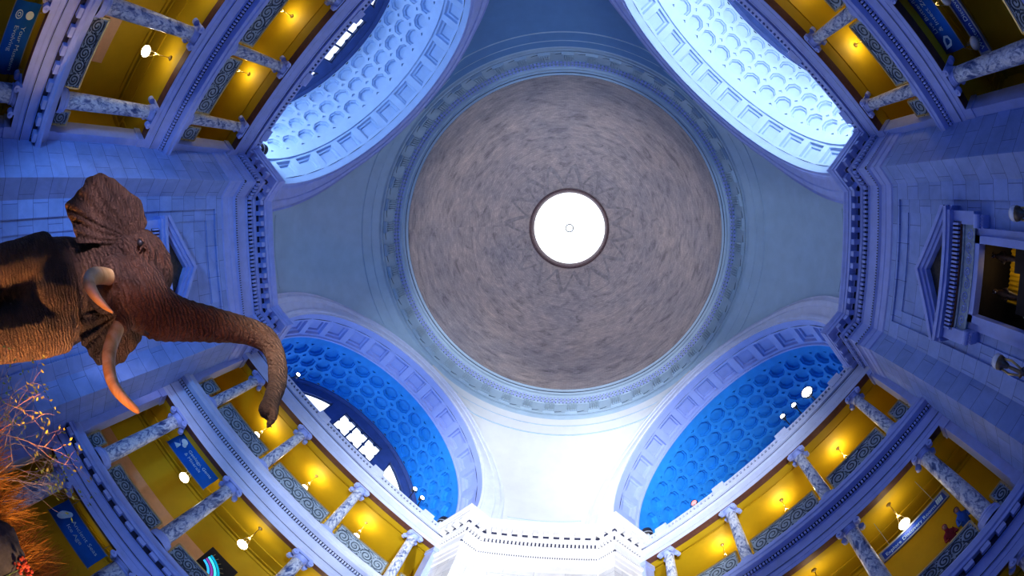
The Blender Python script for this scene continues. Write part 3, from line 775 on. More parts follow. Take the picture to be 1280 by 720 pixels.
def column_meshes(z0, z1, r, ped):
    H = z1-z0
    b = MB(); pr = [(r*1.04, ped), (r*1.02, ped+0.3*H)]
    pr = [(r*(1.0-0.14*max(0, (i/10-0.25))/0.75), ped+(H-ped-0.34)*i/10) for i in range(11)]
    b.lathe(pr, 28); sh = b.mesh('shaft', 'column', True)
    b = MB(); hb = ped
    if ped > 0.3:
        b.lathe([(r*1.5, 0), (r*1.5, hb-0.16), (r*1.42, hb-0.12), (r*1.35, hb-0.1), (r*1.38, hb-0.05), (r*1.1, hb-0.02), (r*1.04, hb+0.03)], 28)
    else:
        b.box(-r*1.4, r*1.4, -r*1.4, r*1.4, 0, 0.08)
        b.lathe([(r*1.35, 0.08), (r*1.38, 0.14), (r*1.2, 0.18), (r*1.22, 0.23), (r*1.04, 0.27)], 28)
    ba = b.mesh('base', 'smooth')
    b = MB(); zc = H-0.34; rt = r*0.86
    b.lathe([(rt, zc), (rt*1.12, zc+0.03), (rt*1.05, zc+0.08), (rt*1.3, zc+0.18), (rt*1.35, zc+0.22)], 24)
    b.box(-rt*1.4, rt*1.4, -rt*1.55, rt*1.55, H-0.1, H)
    for sx in (-1, 1):
        for sy in (-1, 1):
            b.tube([(sx*rt*0.8, sy*rt*1.45, zc+0.13), (sx*rt*1.6, sy*rt*1.45, zc+0.13)], 0.115, 12)
            b.ball((sx*rt*1.62, sy*rt*1.45, zc+0.13), 0.045, 8, 6)
    ca = b.mesh('capital', 'smooth')
    return sh, ba, ca
K3 = column_meshes(12.35, 15.82, 0.235, 0.27); K2 = column_meshes(6.24, 10.6, 0.275, 0.36); K1 = column_meshes(0, 4.6, 0.33, 0.4)

def grille_meshes(w, h):
    b = MB(); b.box(-0.03, 0.03, -w/2, w/2, 0, h); pl = b.mesh('panel_plate', 'panel')
    b = MB()
    for z in (0.0, h): b.box(-0.055, 0.055, -w/2, w/2, z-0.03, z+0.03)
    for s_ in (-1, 1): b.box(-0.055, 0.055, s_*w/2-0.03, s_*w/2+0.03, 0, h)
    fr = b.mesh('panel_frame', 'brass')
    b = MB(); r = h*0.29; n = max(1, round((w-0.2)/(2.0*r))); st = (w-0.1)/n
    for i in range(n):
        c = -w/2+0.05+st*(i+0.5); s_ = 1 if i % 2 else -1; pts = []
        for j in range(24):
            a = j*0.5; rr = r*(1.08-0.038*j); pts.append((-0.045, c+rr*math.cos(a), h/2+s_*rr*math.sin(a)))
        b.tube(pts, 0.024, 4)
        b.tube([(-0.045, c-st*0.5, h/2+s_*r*1.0), (-0.045, c-st*0.2, h/2+s_*r*1.25), (-0.045, c+st*0.35, h/2+s_*r*0.9)], 0.022, 4)
        b.tube([(-0.045, c-st*0.5, h/2-s_*r*0.9), (-0.045, c-st*0.1, h/2-s_*r*1.2), (-0.045, c+st*0.3, h/2-s_*r*1.1)], 0.018, 4)
        for q_ in range(10):
            a = q_*PI/5+0.2; b.ball((-0.045, c+r*1.28*math.cos(a), h/2+r*1.28*math.sin(a)), 0.03, 6, 4, (0.5, 1, 1))
    for s_ in (-1, 1): b.box(-0.05, -0.03, -w/2+0.08, w/2-0.08, h/2+s_*(h/2-0.08)-0.008, h/2+s_*(h/2-0.08)+0.008)
    sc = b.mesh('scrollwork', 'scroll')
    return pl, fr, sc
G3 = {'c': grille_meshes(2.85, 0.95), 's': grille_meshes(2.5, 0.95), 'e': grille_meshes(0.62, 0.95)}
G2 = {'c': grille_meshes(2.65, 0.68), 's': grille_meshes(2.35, 0.68), 'e': grille_meshes(0.5, 0.68)}

# pendant lamps
def lamp_meshes(drop, r):
    b = MB(); b.lathe([(0.001, 0), (0.09, 0), (0.1, -0.04), (0.03, -0.1), (0.012, -0.14)], 12); b.tube([(0, 0, -0.05), (0, 0, -drop+r+0.3)], 0.016, 6); a = b.mesh('stem', 'brass', True)
    b = MB()
    for i in range(3):
        t = 2*PI*i/3; b.tube([(0, 0, -drop+r+0.32), (0.1*math.cos(t), 0.1*math.sin(t), -drop+r+0.12), (r*0.75*math.cos(t), r*0.75*math.sin(t), -drop+r*0.5)], 0.014, 6)
    b.lathe([(r*0.5, -drop+r*0.72), (r*0.8, -drop+r*0.45), (r*0.82, -drop+r*0.4)], 16); c = b.mesh('yoke', 'brass', True)
    b = MB(); b.ball((0, 0, -drop), r, 20, 12, (1, 1, 0.82)); g = b.mesh('globe', 'globe', True)
    b = MB(); b.ball((0, 0, -drop), r, 20, 12, (1, 1, 0.82)); g2 = b.mesh('globe_off', 'globe_off', True)
    return a, c, g, g2
L3, L2 = lamp_meshes(1.15, 0.16), lamp_meshes(1.25, 0.21)
L1 = lamp_meshes(0.9, 0.18)
def point(M, e, col, r=0.1):
    l = bpy.data.lights.new('lamp_light', 'POINT'); l.energy = e; l.color = col; l.shadow_soft_size = r
    o = bpy.data.objects.new('lamp_light', l); C.objects.link(o); o.matrix_world = M
    return o

ORD = {0: 'first', 1: 'second', 2: 'third', 3: 'fourth'}
LEVEL = {3: 'upper gallery', 2: 'middle gallery', 1: 'lowest arcade'}
# order of the columns counted from the pier each gallery shares with the left/right piers' far side
def from_ref(k, t):
    """k=0,1 counted away from the sunlit white pier; k=2 away from the elephant's pier; k=3 away from the doorway's pier."""
    ref = {0: 1, 1: -1, 2: -1, 3: 1}[k]
    return ref
REF = {0: 'white pier', 1: 'white pier', 2: 'elephant pier', 3: 'doorway pier'}
# side: which sign of t touches the reference pier
SIDE = {0: 1, 1: -1, 2: -1, 3: 1}
TOWARD = {0: 'below the right hand blue vault', 1: 'below the blue vault beside the trunk', 2: 'below the pale blue vault over the elephant', 3: 'below the white vault over the doorway'}
SH = {0: 'under blue vault by the doorway', 1: 'under blue vault by the trunk', 2: 'under pale vault over the elephant', 3: 'under white vault over the doorway'}

for k in range(4):
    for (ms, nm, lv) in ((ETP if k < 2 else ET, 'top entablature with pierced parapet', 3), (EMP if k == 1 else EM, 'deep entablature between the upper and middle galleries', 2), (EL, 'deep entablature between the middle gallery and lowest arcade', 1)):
        o = struct('trim_%d' % tn, ms[0], '%s %s' % (nm, SH[k]), 'entablature', A(k)); tn += 1
        if lv == 3: obj('parapet', ms[1], o); obj('shadow_backing', ms[2], o)
        else: obj('block_band', ms[1], o); obj('shadow_slot', ms[2], o)
        obj('brown_soffit', soff[lv-1][0], o); obj('yellow_soffit', soff[lv-1][1], o)
    for lv, rm in ((3, R3), (2, R2), (1, R1)):
        o = struct('wall_gallery', rm[0], 'yellow painted room of the %s %s' % (LEVEL[lv], SH[k]), 'wall', A(k)); obj('mouldings', rm[1], o)
    struct('floor_gallery', slab, 'floor slabs of the galleries %s' % SH[k], 'floor', A(k))
    struct('floor_deck', roofm, 'deck over the upper gallery %s' % SH[k], 'deck', A(k))
    struct('wall_back', (lowyel, lowwall, lowpatch, lowyel)[k], 'lower wall at the back of the middle gallery %s' % SH[k], 'wall', A(k))
    for s_ in (-1, 1):
        struct('trim_%d' % tn, EP[s_], 'end pilaster of the galleries %s, %s' % (SH[k], 'next to '+REF[k] if s_ == SIDE[k] else 'away from '+REF[k]), 'pilaster', A(k)); tn += 1
    ts = [1.763, 4.94]
    for lv, Km, z0, zt in ((3, K3, 12.35, 15.0), (2, K2, 6.24, 9.6), (1, K1, 0.0, 4.0)):
        cols = sorted([t*s_ for t in ts for s_ in (-1, 1)], key=lambda t: -t*SIDE[k])
        for i, t in enumerate(cols):
            if not (seen(A(k, 12.83, t, zt+0.4), 40) or seen(A(k, 12.83, t, z0+0.5), 40)): continue
            c = thing('marble_column', '%s marble column from %s, %s %s' % (ORD[i], REF[k], LEVEL[lv], SH[k]), 'column', A(k, 12.83 if lv == 3 else 12.75, t, z0), '%s columns %s' % (LEVEL[lv], SH[k]), 'thing')
            obj('shaft', Km[0], c); obj('base', Km[1], c); obj('capital', Km[2], c)
        if lv == 1: continue
        GM = G3 if lv == 3 else G2; z = 12.43 if lv == 3 else 6.28
        bays = sorted([(0, 'c'), (3.35, 's'), (-3.35, 's'), (5.6, 'e'), (-5.6, 'e')], key=lambda p: -p[0]*SIDE[k])
        for i, (t, kind) in enumerate(bays):
            if not seen(A(k, 12.83, t, z+0.4), 40): continue
            g = thing('railing_panel', '%s railing panel from %s, %s %s' % (['first narrow', 'second', 'middle', 'fourth', 'last narrow'][i], REF[k], LEVEL[lv], SH[k]), 'railing', A(k, 12.83, t, z), '%s railing panels %s' % (LEVEL[lv], SH[k]))
            for n_, m_ in zip(('plate', 'frame', 'scrollwork'), GM[kind]): obj(n_, m_, g)
        zc = 15.95 if lv == 3 else 10.75; LM = L3 if lv == 3 else L2
        for i, t in enumerate(sorted((0, 3.2, -3.2), key=lambda t: -t*SIDE[k])):
            d = 14.6 if lv == 3 else 13.75
            drop = 1.15 if lv == 3 else 1.25
            if k == 3 and lv == 2: on = False
            else: on = True
            if seen(A(k, d, t, zc-drop), 60):
                l = thing('pendant_lamp', '%s hanging globe lamp from %s, %s %s' % (ORD[i], REF[k], LEVEL[lv], SH[k]), 'lamp', A(k, d, t, zc), '%s pendant lamps %s' % (LEVEL[lv], SH[k]))
                obj('stem', LM[0], l); obj('yoke', LM[1], l); obj('globe', LM[2] if on else LM[3], l)
            e = {3: {0: 48, 1: 48, 2: 30, 3: 34}[k], 2: {0: 26, 1: 24, 2: 24, 3: 3}[k]}[lv]
            point(A(k, d, t, zc-(0.5 if lv == 3 else 0.7)), e, (1.0, 0.78, 0.42), 0.08)
    for t in (-3.2, 3.2): point(A(k, 14.2, t, 3.6), {0: 7, 1: 12, 2: 5, 3: 4}[k], (1.0, 0.85, 0.4), 0.15)

# ------------------------------------------------------------------ banners and signs
def text_mesh(body, size):
    f = bpy.data.curves.new('lettering', 'FONT'); f.body = body; f.size = size; f.extrude = 0.004
    o = bpy.data.objects.new('lettering', f); C.objects.link(o)
    me = bpy.data.meshes.new_from_object(o.evaluated_get(bpy.context.evaluated_depsgraph_get()))
    bpy.data.objects.remove(o); me.materials.clear(); me.materials.append(MT['ink']); return me
def banner(k, d, t0, t1, z0, z1, lines, icon, label, size, ix):
    t = thing('banner', label, 'banner', A(k, d, (t0+t1)/2, z1))
    w, h = abs(t1-t0), z1-z0
    b = MB(); n = 10
    for i in range(n+1):
        z = -h*i/n; x = 0.02*math.sin(i*0.8)
        b.v += [(x, -w/2, z), (x, w/2, z), (x+0.012, -w/2, z), (x+0.012, w/2, z)]
    for i in range(n):
        a = 4*i; b.f += [(a, a+1, a+5, a+4), (a+2, a+6, a+7, a+3), (a, a+4, a+6, a+2), (a+1, a+3, a+7, a+5)]
    obj('cloth', b.mesh('cloth', 'banner', True), t)
    for zz, rr in ((0.02, 0.025), (-h, 0.02)):
        b = MB(); b.tube([(0, -w/2-0.04, zz), (0, w/2+0.04, zz)], rr, 8); obj('rod', b.mesh('rod', 'frame', True), t)
    for s_ in (-1, 1):
        b = MB(); b.tube([(0, s_*w*0.4, 0), (0, s_*w*0.4, 10.75-z1 if z1 > 6 else 4.75-z1)], 0.01, 5); obj('cord', b.mesh('cord', 'frame'), t)
    for i, ln in enumerate(lines):
        o = obj('lettering', text_mesh(ln, size), t, Matrix.Translation((-0.045, w/2-ix, -h*0.42-i*size*1.15)) @ FACE)
    ic = MB(); icon(ic, w/2-0.38, -h*0.5, h)
    obj('emblem', ic.mesh('emblem', 'ink'), t, Matrix.Translation((-0.045, 0, 0)))
def poly(b, pts): b.add([(0, y, z) for y, z in pts]+[(-0.01, y, z) for y, z in pts], [tuple(range(len(pts))), tuple(range(len(pts), 2*len(pts)))])
def ico_gem(b, y, z, h):
    poly(b, [(y+0.25, z+0.12), (y+0.06, z-0.02), (y+0.22, z-0.22), (y-0.02, z-0.30), (y-0.0, z-0.04)][::-1])
    poly(b, [(y+0.02+0.15*math.cos(a), z+0.22+0.14*math.sin(a)) for a in [i*PI/4 for i in range(8)]])
    poly(b, [(y-0.08+0.1*math.cos(a), z+0.10+0.1*math.sin(a)) for a in [i*PI/4 for i in range(8)]])
def ico_shell(b, y, z, h):
    pts = []
    for i in range(16):
        a = 2*PI*i/16; pts.append((y+(0.13+0.02*math.cos(3*a))*math.cos(a)-0.08*math.sin(a), z+0.33*math.sin(a)))
    poly(b, pts)
def ico_drop(b, y, z, h):
    o = [(y+0.22, z+0.2), (y+0.16, z-0.12), (y+0.02, z-0.24), (y-0.16, z-0.2), (y-0.2, z-0.02), (y-0.06, z+0.12)]
    i_ = [(y+(p[0]-y)*0.55-0.01, z+(p[1]-z)*0.55-0.03) for p in o]
    n = len(o)
    for j in range(n): poly(b, [o[j], o[(j+1) % n], i_[(j+1) % n], i_[j]])
def ico_rings(b, y, z, h):
    poly(b, [(y+0.02+0.13*math.cos(2*PI*i/14), z+0.22+0.16*math.sin(2*PI*i/14)) for i in range(14)])
    for rr in (0.14, 0.07):
        for i in range(14):
            a, c = 2*PI*i/14, 2*PI*(i+1)/14
            poly(b, [(y+rr*math.cos(a), z-0.2+rr*math.sin(a)), (y+rr*math.cos(c), z-0.2+rr*math.sin(c)), (y+(rr-0.03)*math.cos(c), z-0.2+(rr-0.03)*math.sin(c)), (y+(rr-0.03)*math.cos(a), z-0.2+(rr-0.03)*math.sin(a))])
banner(1, 13.4, 4.6, 2.4, 9.7, 10.7, ['Geology, Gems', '& Minerals'], ico_gem, 'blue banner reading Geology, Gems & Minerals in the middle gallery', 0.21, 0.72)
banner(1, 13.2, 4.4, 2.35, 3.22, 4.24, ['Ancient Seas', 'Ice Age'], ico_shell, 'blue banner with shell emblem hanging behind the dry grass', 0.24, 0.66)
banner(2, 13.4, -2.5, -4.73, 3.4, 4.42, ['Your Museum', 'Evolving'], ico_rings, 'dark blue banner with two round emblems, photo top left corner', 0.24, 0.7)
banner(3, 13.4, 4.55, 2.0, 9.8, 10.86, ['Live Butterflies', '& Insect Zoo'], ico_drop, 'wide blue banner with drop emblem near the doorway side gallery', 0.24, 0.72)
def long_sign(k, d, t0, t1, z0, z1, txt, label, size, emb):
    t = thing('hanging_sign', label, 'sign', A(k, d, (t0+t1)/2, z0)); w = abs(t1-t0); h = z1-z0
    b = MB(); b.box(0, 0.08, -w/2, w/2, 0, h); obj('board', b.mesh('board', 'sign'), t)
    b = MB()
    for z in (0, h): b.box(-0.03, 0.1, -w/2-0.04, w/2+0.04, z-0.03, z+0.03)
    for s_ in (-1, 1): b.box(-0.03, 0.1, s_*w/2-0.04, s_*w/2+0.04, 0, h)
    obj('sign_frame', b.mesh('sframe', 'frame'), t)
    for s_ in (-1, 1):
        b = MB(); b.tube([(0.04, s_*w*0.35, h), (0.04, s_*w*0.35, 10.75-z0)], 0.012, 5); obj('hanging_rod', b.mesh('hrod', 'frame'), t)
    obj('lettering', text_mesh(txt, size), t, Matrix.Translation((-0.012, w/2-0.14, h*0.28)) @ FACE)
    if emb:
        b = MB()
        for i in range(4): poly(b, [(-w/2+0.3-i*0.0+0.07*(i-1.5)+0.03, h*0.25), (-w/2+0.3+0.07*(i-1.5)-0.03, h*0.25), (-w/2+0.26+0.07*(i-1.5)-0.03, h*0.8), (-w/2+0.26+0.07*(i-1.5)+0.03, h*0.8)])
        obj('emblem', b.mesh('emb', 'ink'), t, Matrix.Translation((-0.015, 0, 0)))
long_sign(0, 14.0, -4.78, -2.05, 8.98, 9.38, 'Explore Discovery Rooms', 'long narrow blue sign hanging in the middle gallery near the doorway pier', 0.2, True)
long_sign(3, 14.0, 5.2, 2.6, 9.25, 9.7, 'Western Discoveries', 'long narrow blue sign beside the wide blue banner', 0.24, False)

# unlit lamp by the banner
l = thing('pendant_lamp', 'unlit globe lamp between the wide banner and the long narrow sign', 'lamp', A(3, 13.7, 4.68, 10.75))
obj('stem', L2[0], l); obj('yoke', L2[1], l); obj('globe', L2[3], l)

# display kiosk in the middle gallery left of the white pier
t = thing('display_case', 'dark display case with coloured glass arcs in the middle gallery', 'display', A(1, 13.9, 0.0, 6.24))
b = MB(); b.box(0, 0.5, -0.62, 0.62, 0, 2.2); obj('cabinet', b.mesh('cabinet', 'darkwall'), t)
for i, c in enumerate(((0.0, 0.35, 0.5), (0.1, 0.8, 1.0), (0.25, 0.05, 0.3), (0.05, 0.5, 0.9))):
    b = MB(); r = 1.0-i*0.13
    vs = []
    for j in range(13):
        a = 0.15+1.3*j/12; vs += [(-0.02, 0.55-r*math.cos(a), 0.95+r*math.sin(a)-0.05), (-0.02, 0.55-(r-0.1)*math.cos(a), 0.95+(r-0.1)*math.sin(a)-0.05)]
    b.add(vs, [(2*j, 2*j+2, 2*j+3, 2*j+1) for j in range(12)])
    obj('glass_arc', b.mesh('arc', glow('coloured glass arc', c, 0.9)), t)
b = MB()
for j in range(8):
    a = 0.2+1.2*j/7; b.tube([(-0.03, 0.55-0.98*math.cos(a), 0.9+0.98*math.sin(a)), (-0.03, 0.55-1.14*math.cos(a), 0.9+1.14*math.sin(a))], 0.014, 5)
obj('gilt_spoke', b.mesh('spokes', 'brass'), t)

# ------------------------------------------------------------------ stage lights on the decks
def flood(k, d, t, z, label, r=0.17, lens='flood', aim=(-1, 0, -0.2)):
    T = thing('floodlight', label, 'floodlight', A(k, d, t, 17.0)); zz = z-17.0
    b = MB(); b.lathe([(0.22, 0), (0.2, 0.04), (0.03, 0.06), (0.025, zz-0.15)], 12); obj('stand', b.mesh('stand', 'black', True), T)
    b = MB(); pr = [(0.06, 0.35), (r*0.7, 0.3), (r, 0.05), (r, 0.0), (r*1.05, -0.02), (r*0.95, 0.02)]
    b.lathe(pr, 20); m = b.mesh('housing', 'black', True)
    rot = Vector(aim).to_track_quat('-Z', 'Y').to_matrix().to_4x4()
    obj('housing', m, T, Matrix.Translation((0, 0, zz)) @ rot)
    b = MB(); b.lathe([(0.001, 0.0), (r*0.93, 0.015)], 20); obj('lens', b.mesh('lens', lens, True), T, Matrix.Translation((0, 0, zz)) @ rot)
    b = MB(); b.tube([(0, -r-0.04, zz), (0, -r-0.04, zz-0.2), (0, r+0.04, zz-0.2), (0, r+0.04, zz)], 0.015, 6); obj('yoke', b.mesh('fyoke', 'black'), T)
flood(0, 13.2, -3.85, 19.12, 'largest glaring floodlight on the lower right deck, nearest the doorway pier', 0.30)
flood(0, 13.2, -3.0, 19.15, 'small round floodlight beside the largest floodlight', 0.13)
flood(0, 13.2, -2.27, 19.14, 'small round floodlight farthest along from the largest floodlight', 0.13)
flood(0, 13.2, 3.37, 18.35, 'pinkish floodlight standing alone on the deck near the white pier', 0.16, 'floodred')
flood(1, 13.2, 4.34, 18.66, 'small bright floodlight just right of the elephant trunk', 0.11)
flood(1, 13.2, -3.88, 18.91, 'floodlight of the pair near the white pier, farther from it', 0.12)
flood(1, 13.2, -4.45, 18.75, 'floodlight of the pair near the white pier, closer to it', 0.12)
def speaker(k, t, z, label):
    T = thing('loudspeaker', label, 'loudspeaker', A(k, 12.62, t, 17.42))
    b = MB(); b.lathe([(0.001, 0), (0.26, 0.0), (0.3, 0.1), (0.3, 0.3), (0.24, 0.5), (0.1, 0.62), (0.001, 0.64)], 18); obj('body', b.mesh('spk', 'black', True), T)
    b = MB(); b.lathe([(0.31, 0.1), (0.315, 0.14), (0.31, 0.18)], 18); obj('rim', b.mesh('spkrim', 'frame', True), T)
speaker(1, -5.85, 17.4, 'black round loudspeaker on the lower left deck corner by the white pier')
speaker(0, 5.8, 17.4, 'black round loudspeaker on the lower right deck corner by the white pier')
speaker(2, -5.8, 17.0, 'black round loudspeaker on the deck corner over the elephant')

# ------------------------------------------------------------------ people leaning on the railing
def person(M, shirt, label):
    T = thing('person', label, 'person', M)
    me = bpy.data.meshes.new('person_body')
    J = {'pel': (0.25, 0, 0.95, .15), 'sp': (0.15, 0, 1.15, .14), 'ch': (0.0, 0, 1.35, .16), 'nk': (-0.1, 0, 1.5, .06), 'hd': (-0.15, 0, 1.62, .10), 'ht': (-0.16, 0, 1.72, .085),
         'ls': (0.0, .18, 1.4, .07), 'le': (-0.08, .26, 1.12, .05), 'lh': (-0.28, .14, 1.06, .035), 'rs': (0.0, -.18, 1.4, .07), 're': (-0.08, -.26, 1.12, .05), 'rh': (-0.28, -.14, 1.06, .035),
         'lk': (0.2, .1, 0.5, .075), 'lf': (0.28, .1, 0.06, .05), 'lt': (0.1, .1, 0.04, .04), 'rk': (0.18, -.1, 0.5, .075), 'rf': (0.22, -.1, 0.06, .05), 'rt': (0.04, -.1, 0.04, .04)}
    ks = list(J); ed = [('pel', 'sp'), ('sp', 'ch'), ('ch', 'nk'), ('nk', 'hd'), ('hd', 'ht'), ('ch', 'ls'), ('ls', 'le'), ('le', 'lh'), ('ch', 'rs'), ('rs', 're'), ('re', 'rh'), ('pel', 'lk'), ('lk', 'lf'), ('lf', 'lt'), ('pel', 'rk'), ('rk', 'rf'), ('rf', 'rt')]
    for s_, h in ((1, 'lh'), (-1, 'rh')):
        for i in range(5):
            n = '%s%d' % (h, i); x, y, z, _ = J[h]
            J[n] = (x-0.08-(0.02 if i in (1, 2) else 0), y-s_*0.04*(i-2)*0.55, z-0.02-(0.02 if i == 4 else 0), .012); ed.append((h, n))
    ks = list(J)
    me.from_pydata([J[k_][:3] for k_ in ks], [(ks.index(a), ks.index(c)) for a, c in ed], [])
    o = obj('body', me, T)
    o.modifiers.new('skin', 'SKIN'); me_ = o.data
    for i, k_ in enumerate(ks): me_.skin_vertices[0].data[i].radius = (J[k_][3],)*2
    me_.skin_vertices[0].data[0].use_root = True
    sub = o.modifiers.new('sub', 'SUBSURF'); sub.levels = 2; sub.render_levels = 2
    me_.materials.append(MT[shirt])
    b = MB(); b.ball((-0.17, 0, 1.66), 0.105, 14, 12, (0.95, 0.82, 1.15)); b.ball((-0.275, 0, 1.65), 0.018, 6, 5); b.ball((-0.17, 0.09, 1.65), 0.02, 6, 5); b.ball((-0.17, -0.09, 1.65), 0.02, 6, 5); obj('face', b.mesh('face', 'skin', True), T)
    b = MB(); b.ball((-0.14, 0, 1.70), 0.112, 14, 12, (1, 0.88, 1.05)); obj('hair', b.mesh('hair', 'hair' if shirt == 'bluecloth' else 'redcloth', True), T)
person(A(0, 13.15, -4.5, 6.24) @ Matrix.Scale(0.92, 4), 'bluecloth', 'person in bright blue leaning on the middle gallery railing by the column')
person(A(0, 13.15, -3.95, 6.24) @ Matrix.Scale(0.86, 4), 'redcloth', 'person in dark red beside the person in bright blue, at the railing')

# ------------------------------------------------------------------ floor and platform
b = MB(); b.box(-22, 22, -22, 22, -0.2, 0.0)
struct('floor', b.mesh('floor', 'floor'), 'stone floor of the rotunda', 'floor')
PC = Vector((-6.1, -1.0, 0))
b = MB(); b.lathe([(4.75, 0), (4.75, 0.25), (4.6, 0.3), (4.6, 1.0), (4.7, 1.05), (4.7, 1.15), (4.55, 1.2), (0.001, 1.22)], 72, PC)
o = obj('display_platform', b.mesh('platform', 'rock'), None, None, None, 'round earth topped display platform under the elephant', 'platform')

def tufts():
    b = MB()
    for i in range(230):
        a = random.uniform(-0.25, 0.75); rr = random.uniform(3.7, 4.4)
        cx, cy = PC.x+rr*math.cos(a), PC.y+rr*math.sin(a)
        if cy < -0.75: continue
        for j in range(16):
            h = random.uniform(0.35, 0.85); t = random.uniform(0, 2*PI); lean = random.uniform(0.05, 0.35)
            x, y = cx+random.uniform(-.07, .07), cy+random.uniform(-.07, .07); w = 0.005
            px, py = -math.sin(t)*w, math.cos(t)*w; vs = []
            for s_ in range(4):
                u = s_/3; X = x+math.cos(t)*lean*u*u; Y_ = y+math.sin(t)*lean*u*u; Z = 1.2+h*u*(1-0.25*u*lean*2)
                k_ = 1-u*0.8; vs += [(X-px*k_, Y_-py*k_, Z), (X+px*k_, Y_+py*k_, Z)]
            b.add(vs, [(2*q_, 2*q_+1, 2*q_+3, 2*q_+2) for q_ in range(3)])
    o = obj('dry_grass', b.mesh('grass', 'grass'), None, None, 'stuff', 'orange brown dry grass on the platform edge', 'grass')
tufts()
def shrub(base, label):
    T = thing('dry_shrub', label, 'shrub', Matrix.Translation(base))
    b = MB(); lf = MB()
    def grow(p, d, L, r, n):
        pts = [p]; q_ = p
        for i in range(4):
            d = (d+Vector((random.uniform(-.35, .35), random.uniform(-.35, .35), random.uniform(-.1, .2)))).normalized(); q_ = q_+d*L/4; pts.append(q_)
        b.tube(pts, [r*(1-0.15*i) for i in range(5)], 5)
        if n:
            for i in range(3): grow(pts[2+i % 3], (d+Vector((random.uniform(-1, 1), random.uniform(-1, 1), random.uniform(-.3, .6)))).normalized(), L*0.65, r*0.55, n-1)
        else:
            for i in range(2):
                c = q_+Vector((random.uniform(-.03, .03), random.uniform(-.03, .03), random.uniform(-.03, .03)))
                u = Vector((random.uniform(-1, 1), random.uniform(-1, 1), random.uniform(-1, 1))).normalized(); v = u.orthogonal().normalized()
                lf.add([c, c+u*.02+v*.01, c+u*.045, c+u*.02-v*.01], [(0, 1, 2, 3)])
    for i in range(5): grow(Vector((random.uniform(-.05, .05), random.uniform(-.05, .05), 0)), Vector((random.uniform(-.3, .5), random.uniform(-.5, .5), 1)).normalized(), 0.72, 0.010, 3)
    obj('branches', b.mesh('branches', 'twig', True), T); obj('leaves', lf.mesh('leaves', 'leaf'), T)
shrub((-2.05, -0.15, 1.2), 'pale twiggy shrub with small yellow leaves above the dry grass')
b = MB(); b.ball((0, 0, 0.0), 0.26, 16, 12, (1, 1, 1.3))
me = b.mesh('mound', 'rock', True)
for v in me.vertices: v.co += v.co.normalized()*0.06*noise.noise(v.co*6)
obj('termite_mound', me, None, Matrix.Translation((-1.72, 0.2, 1.2)), None, 'dark rough mound at the foot of the dry grass', 'mound')
T = thing('flower_cluster', 'small red orange flower cluster beside the dark mound', 'flower', Matrix.Translation((-1.5, 0.28, 1.15)))
b = MB()
for i in range(26):
    c = Vector((random.uniform(-.07, .07), random.uniform(-.07, .07), 0.27+random.uniform(-.06, .06)))
    b.ball(c, 0.018, 6, 5)
obj('petals', b.mesh('petals', 'flower'), T)
b = MB()
for i in range(6): b.tube([(random.uniform(-.02, .02), random.uniform(-.02, .02), 0), (random.uniform(-.06, .06), random.uniform(-.06, .06), 0.27)], 0.004, 4)
obj('stems', b.mesh('stems', 'leaf'), T)

# ------------------------------------------------------------------ elephant
def catmull(P, n):
    out = []
    for i in range(len(P)-1):
        p0, p1, p2, p3 = P[max(i-1, 0)], P[i], P[i+1], P[min(i+2, len(P)-1)]
        for j in range(n):
            t = j/n
            out.append(tuple(0.5*((2*b_)+(-a+c)*t+(2*a-5*b_+4*c-d)*t*t+(-a+3*b_-3*c+d)*t**3) for a, b_, c, d in zip(p0, p1, p2, p3)))
    out.append(tuple(P[-1])); return out
def chain(b, pts, n=20, sub=6, ridges=0.0):
    Pn = catmull(pts, sub); rad = []
    for i, p in enumerate(Pn): rad.append(p[3]*(1+(ridges*(1 if i % 2 else -1))))
    b.tube([p[:3] for p in Pn], rad, n)
def ellipsoid(b, c, r, M=None):
    o = len(b.v); b.ball((0, 0, 0), 1.0, 24, 16, r)
    for i in range(o, len(b.v)):
        p = Vector(b.v[i]); p = (M @ p if M else p); b.v[i] = tuple(p+Vector(c))

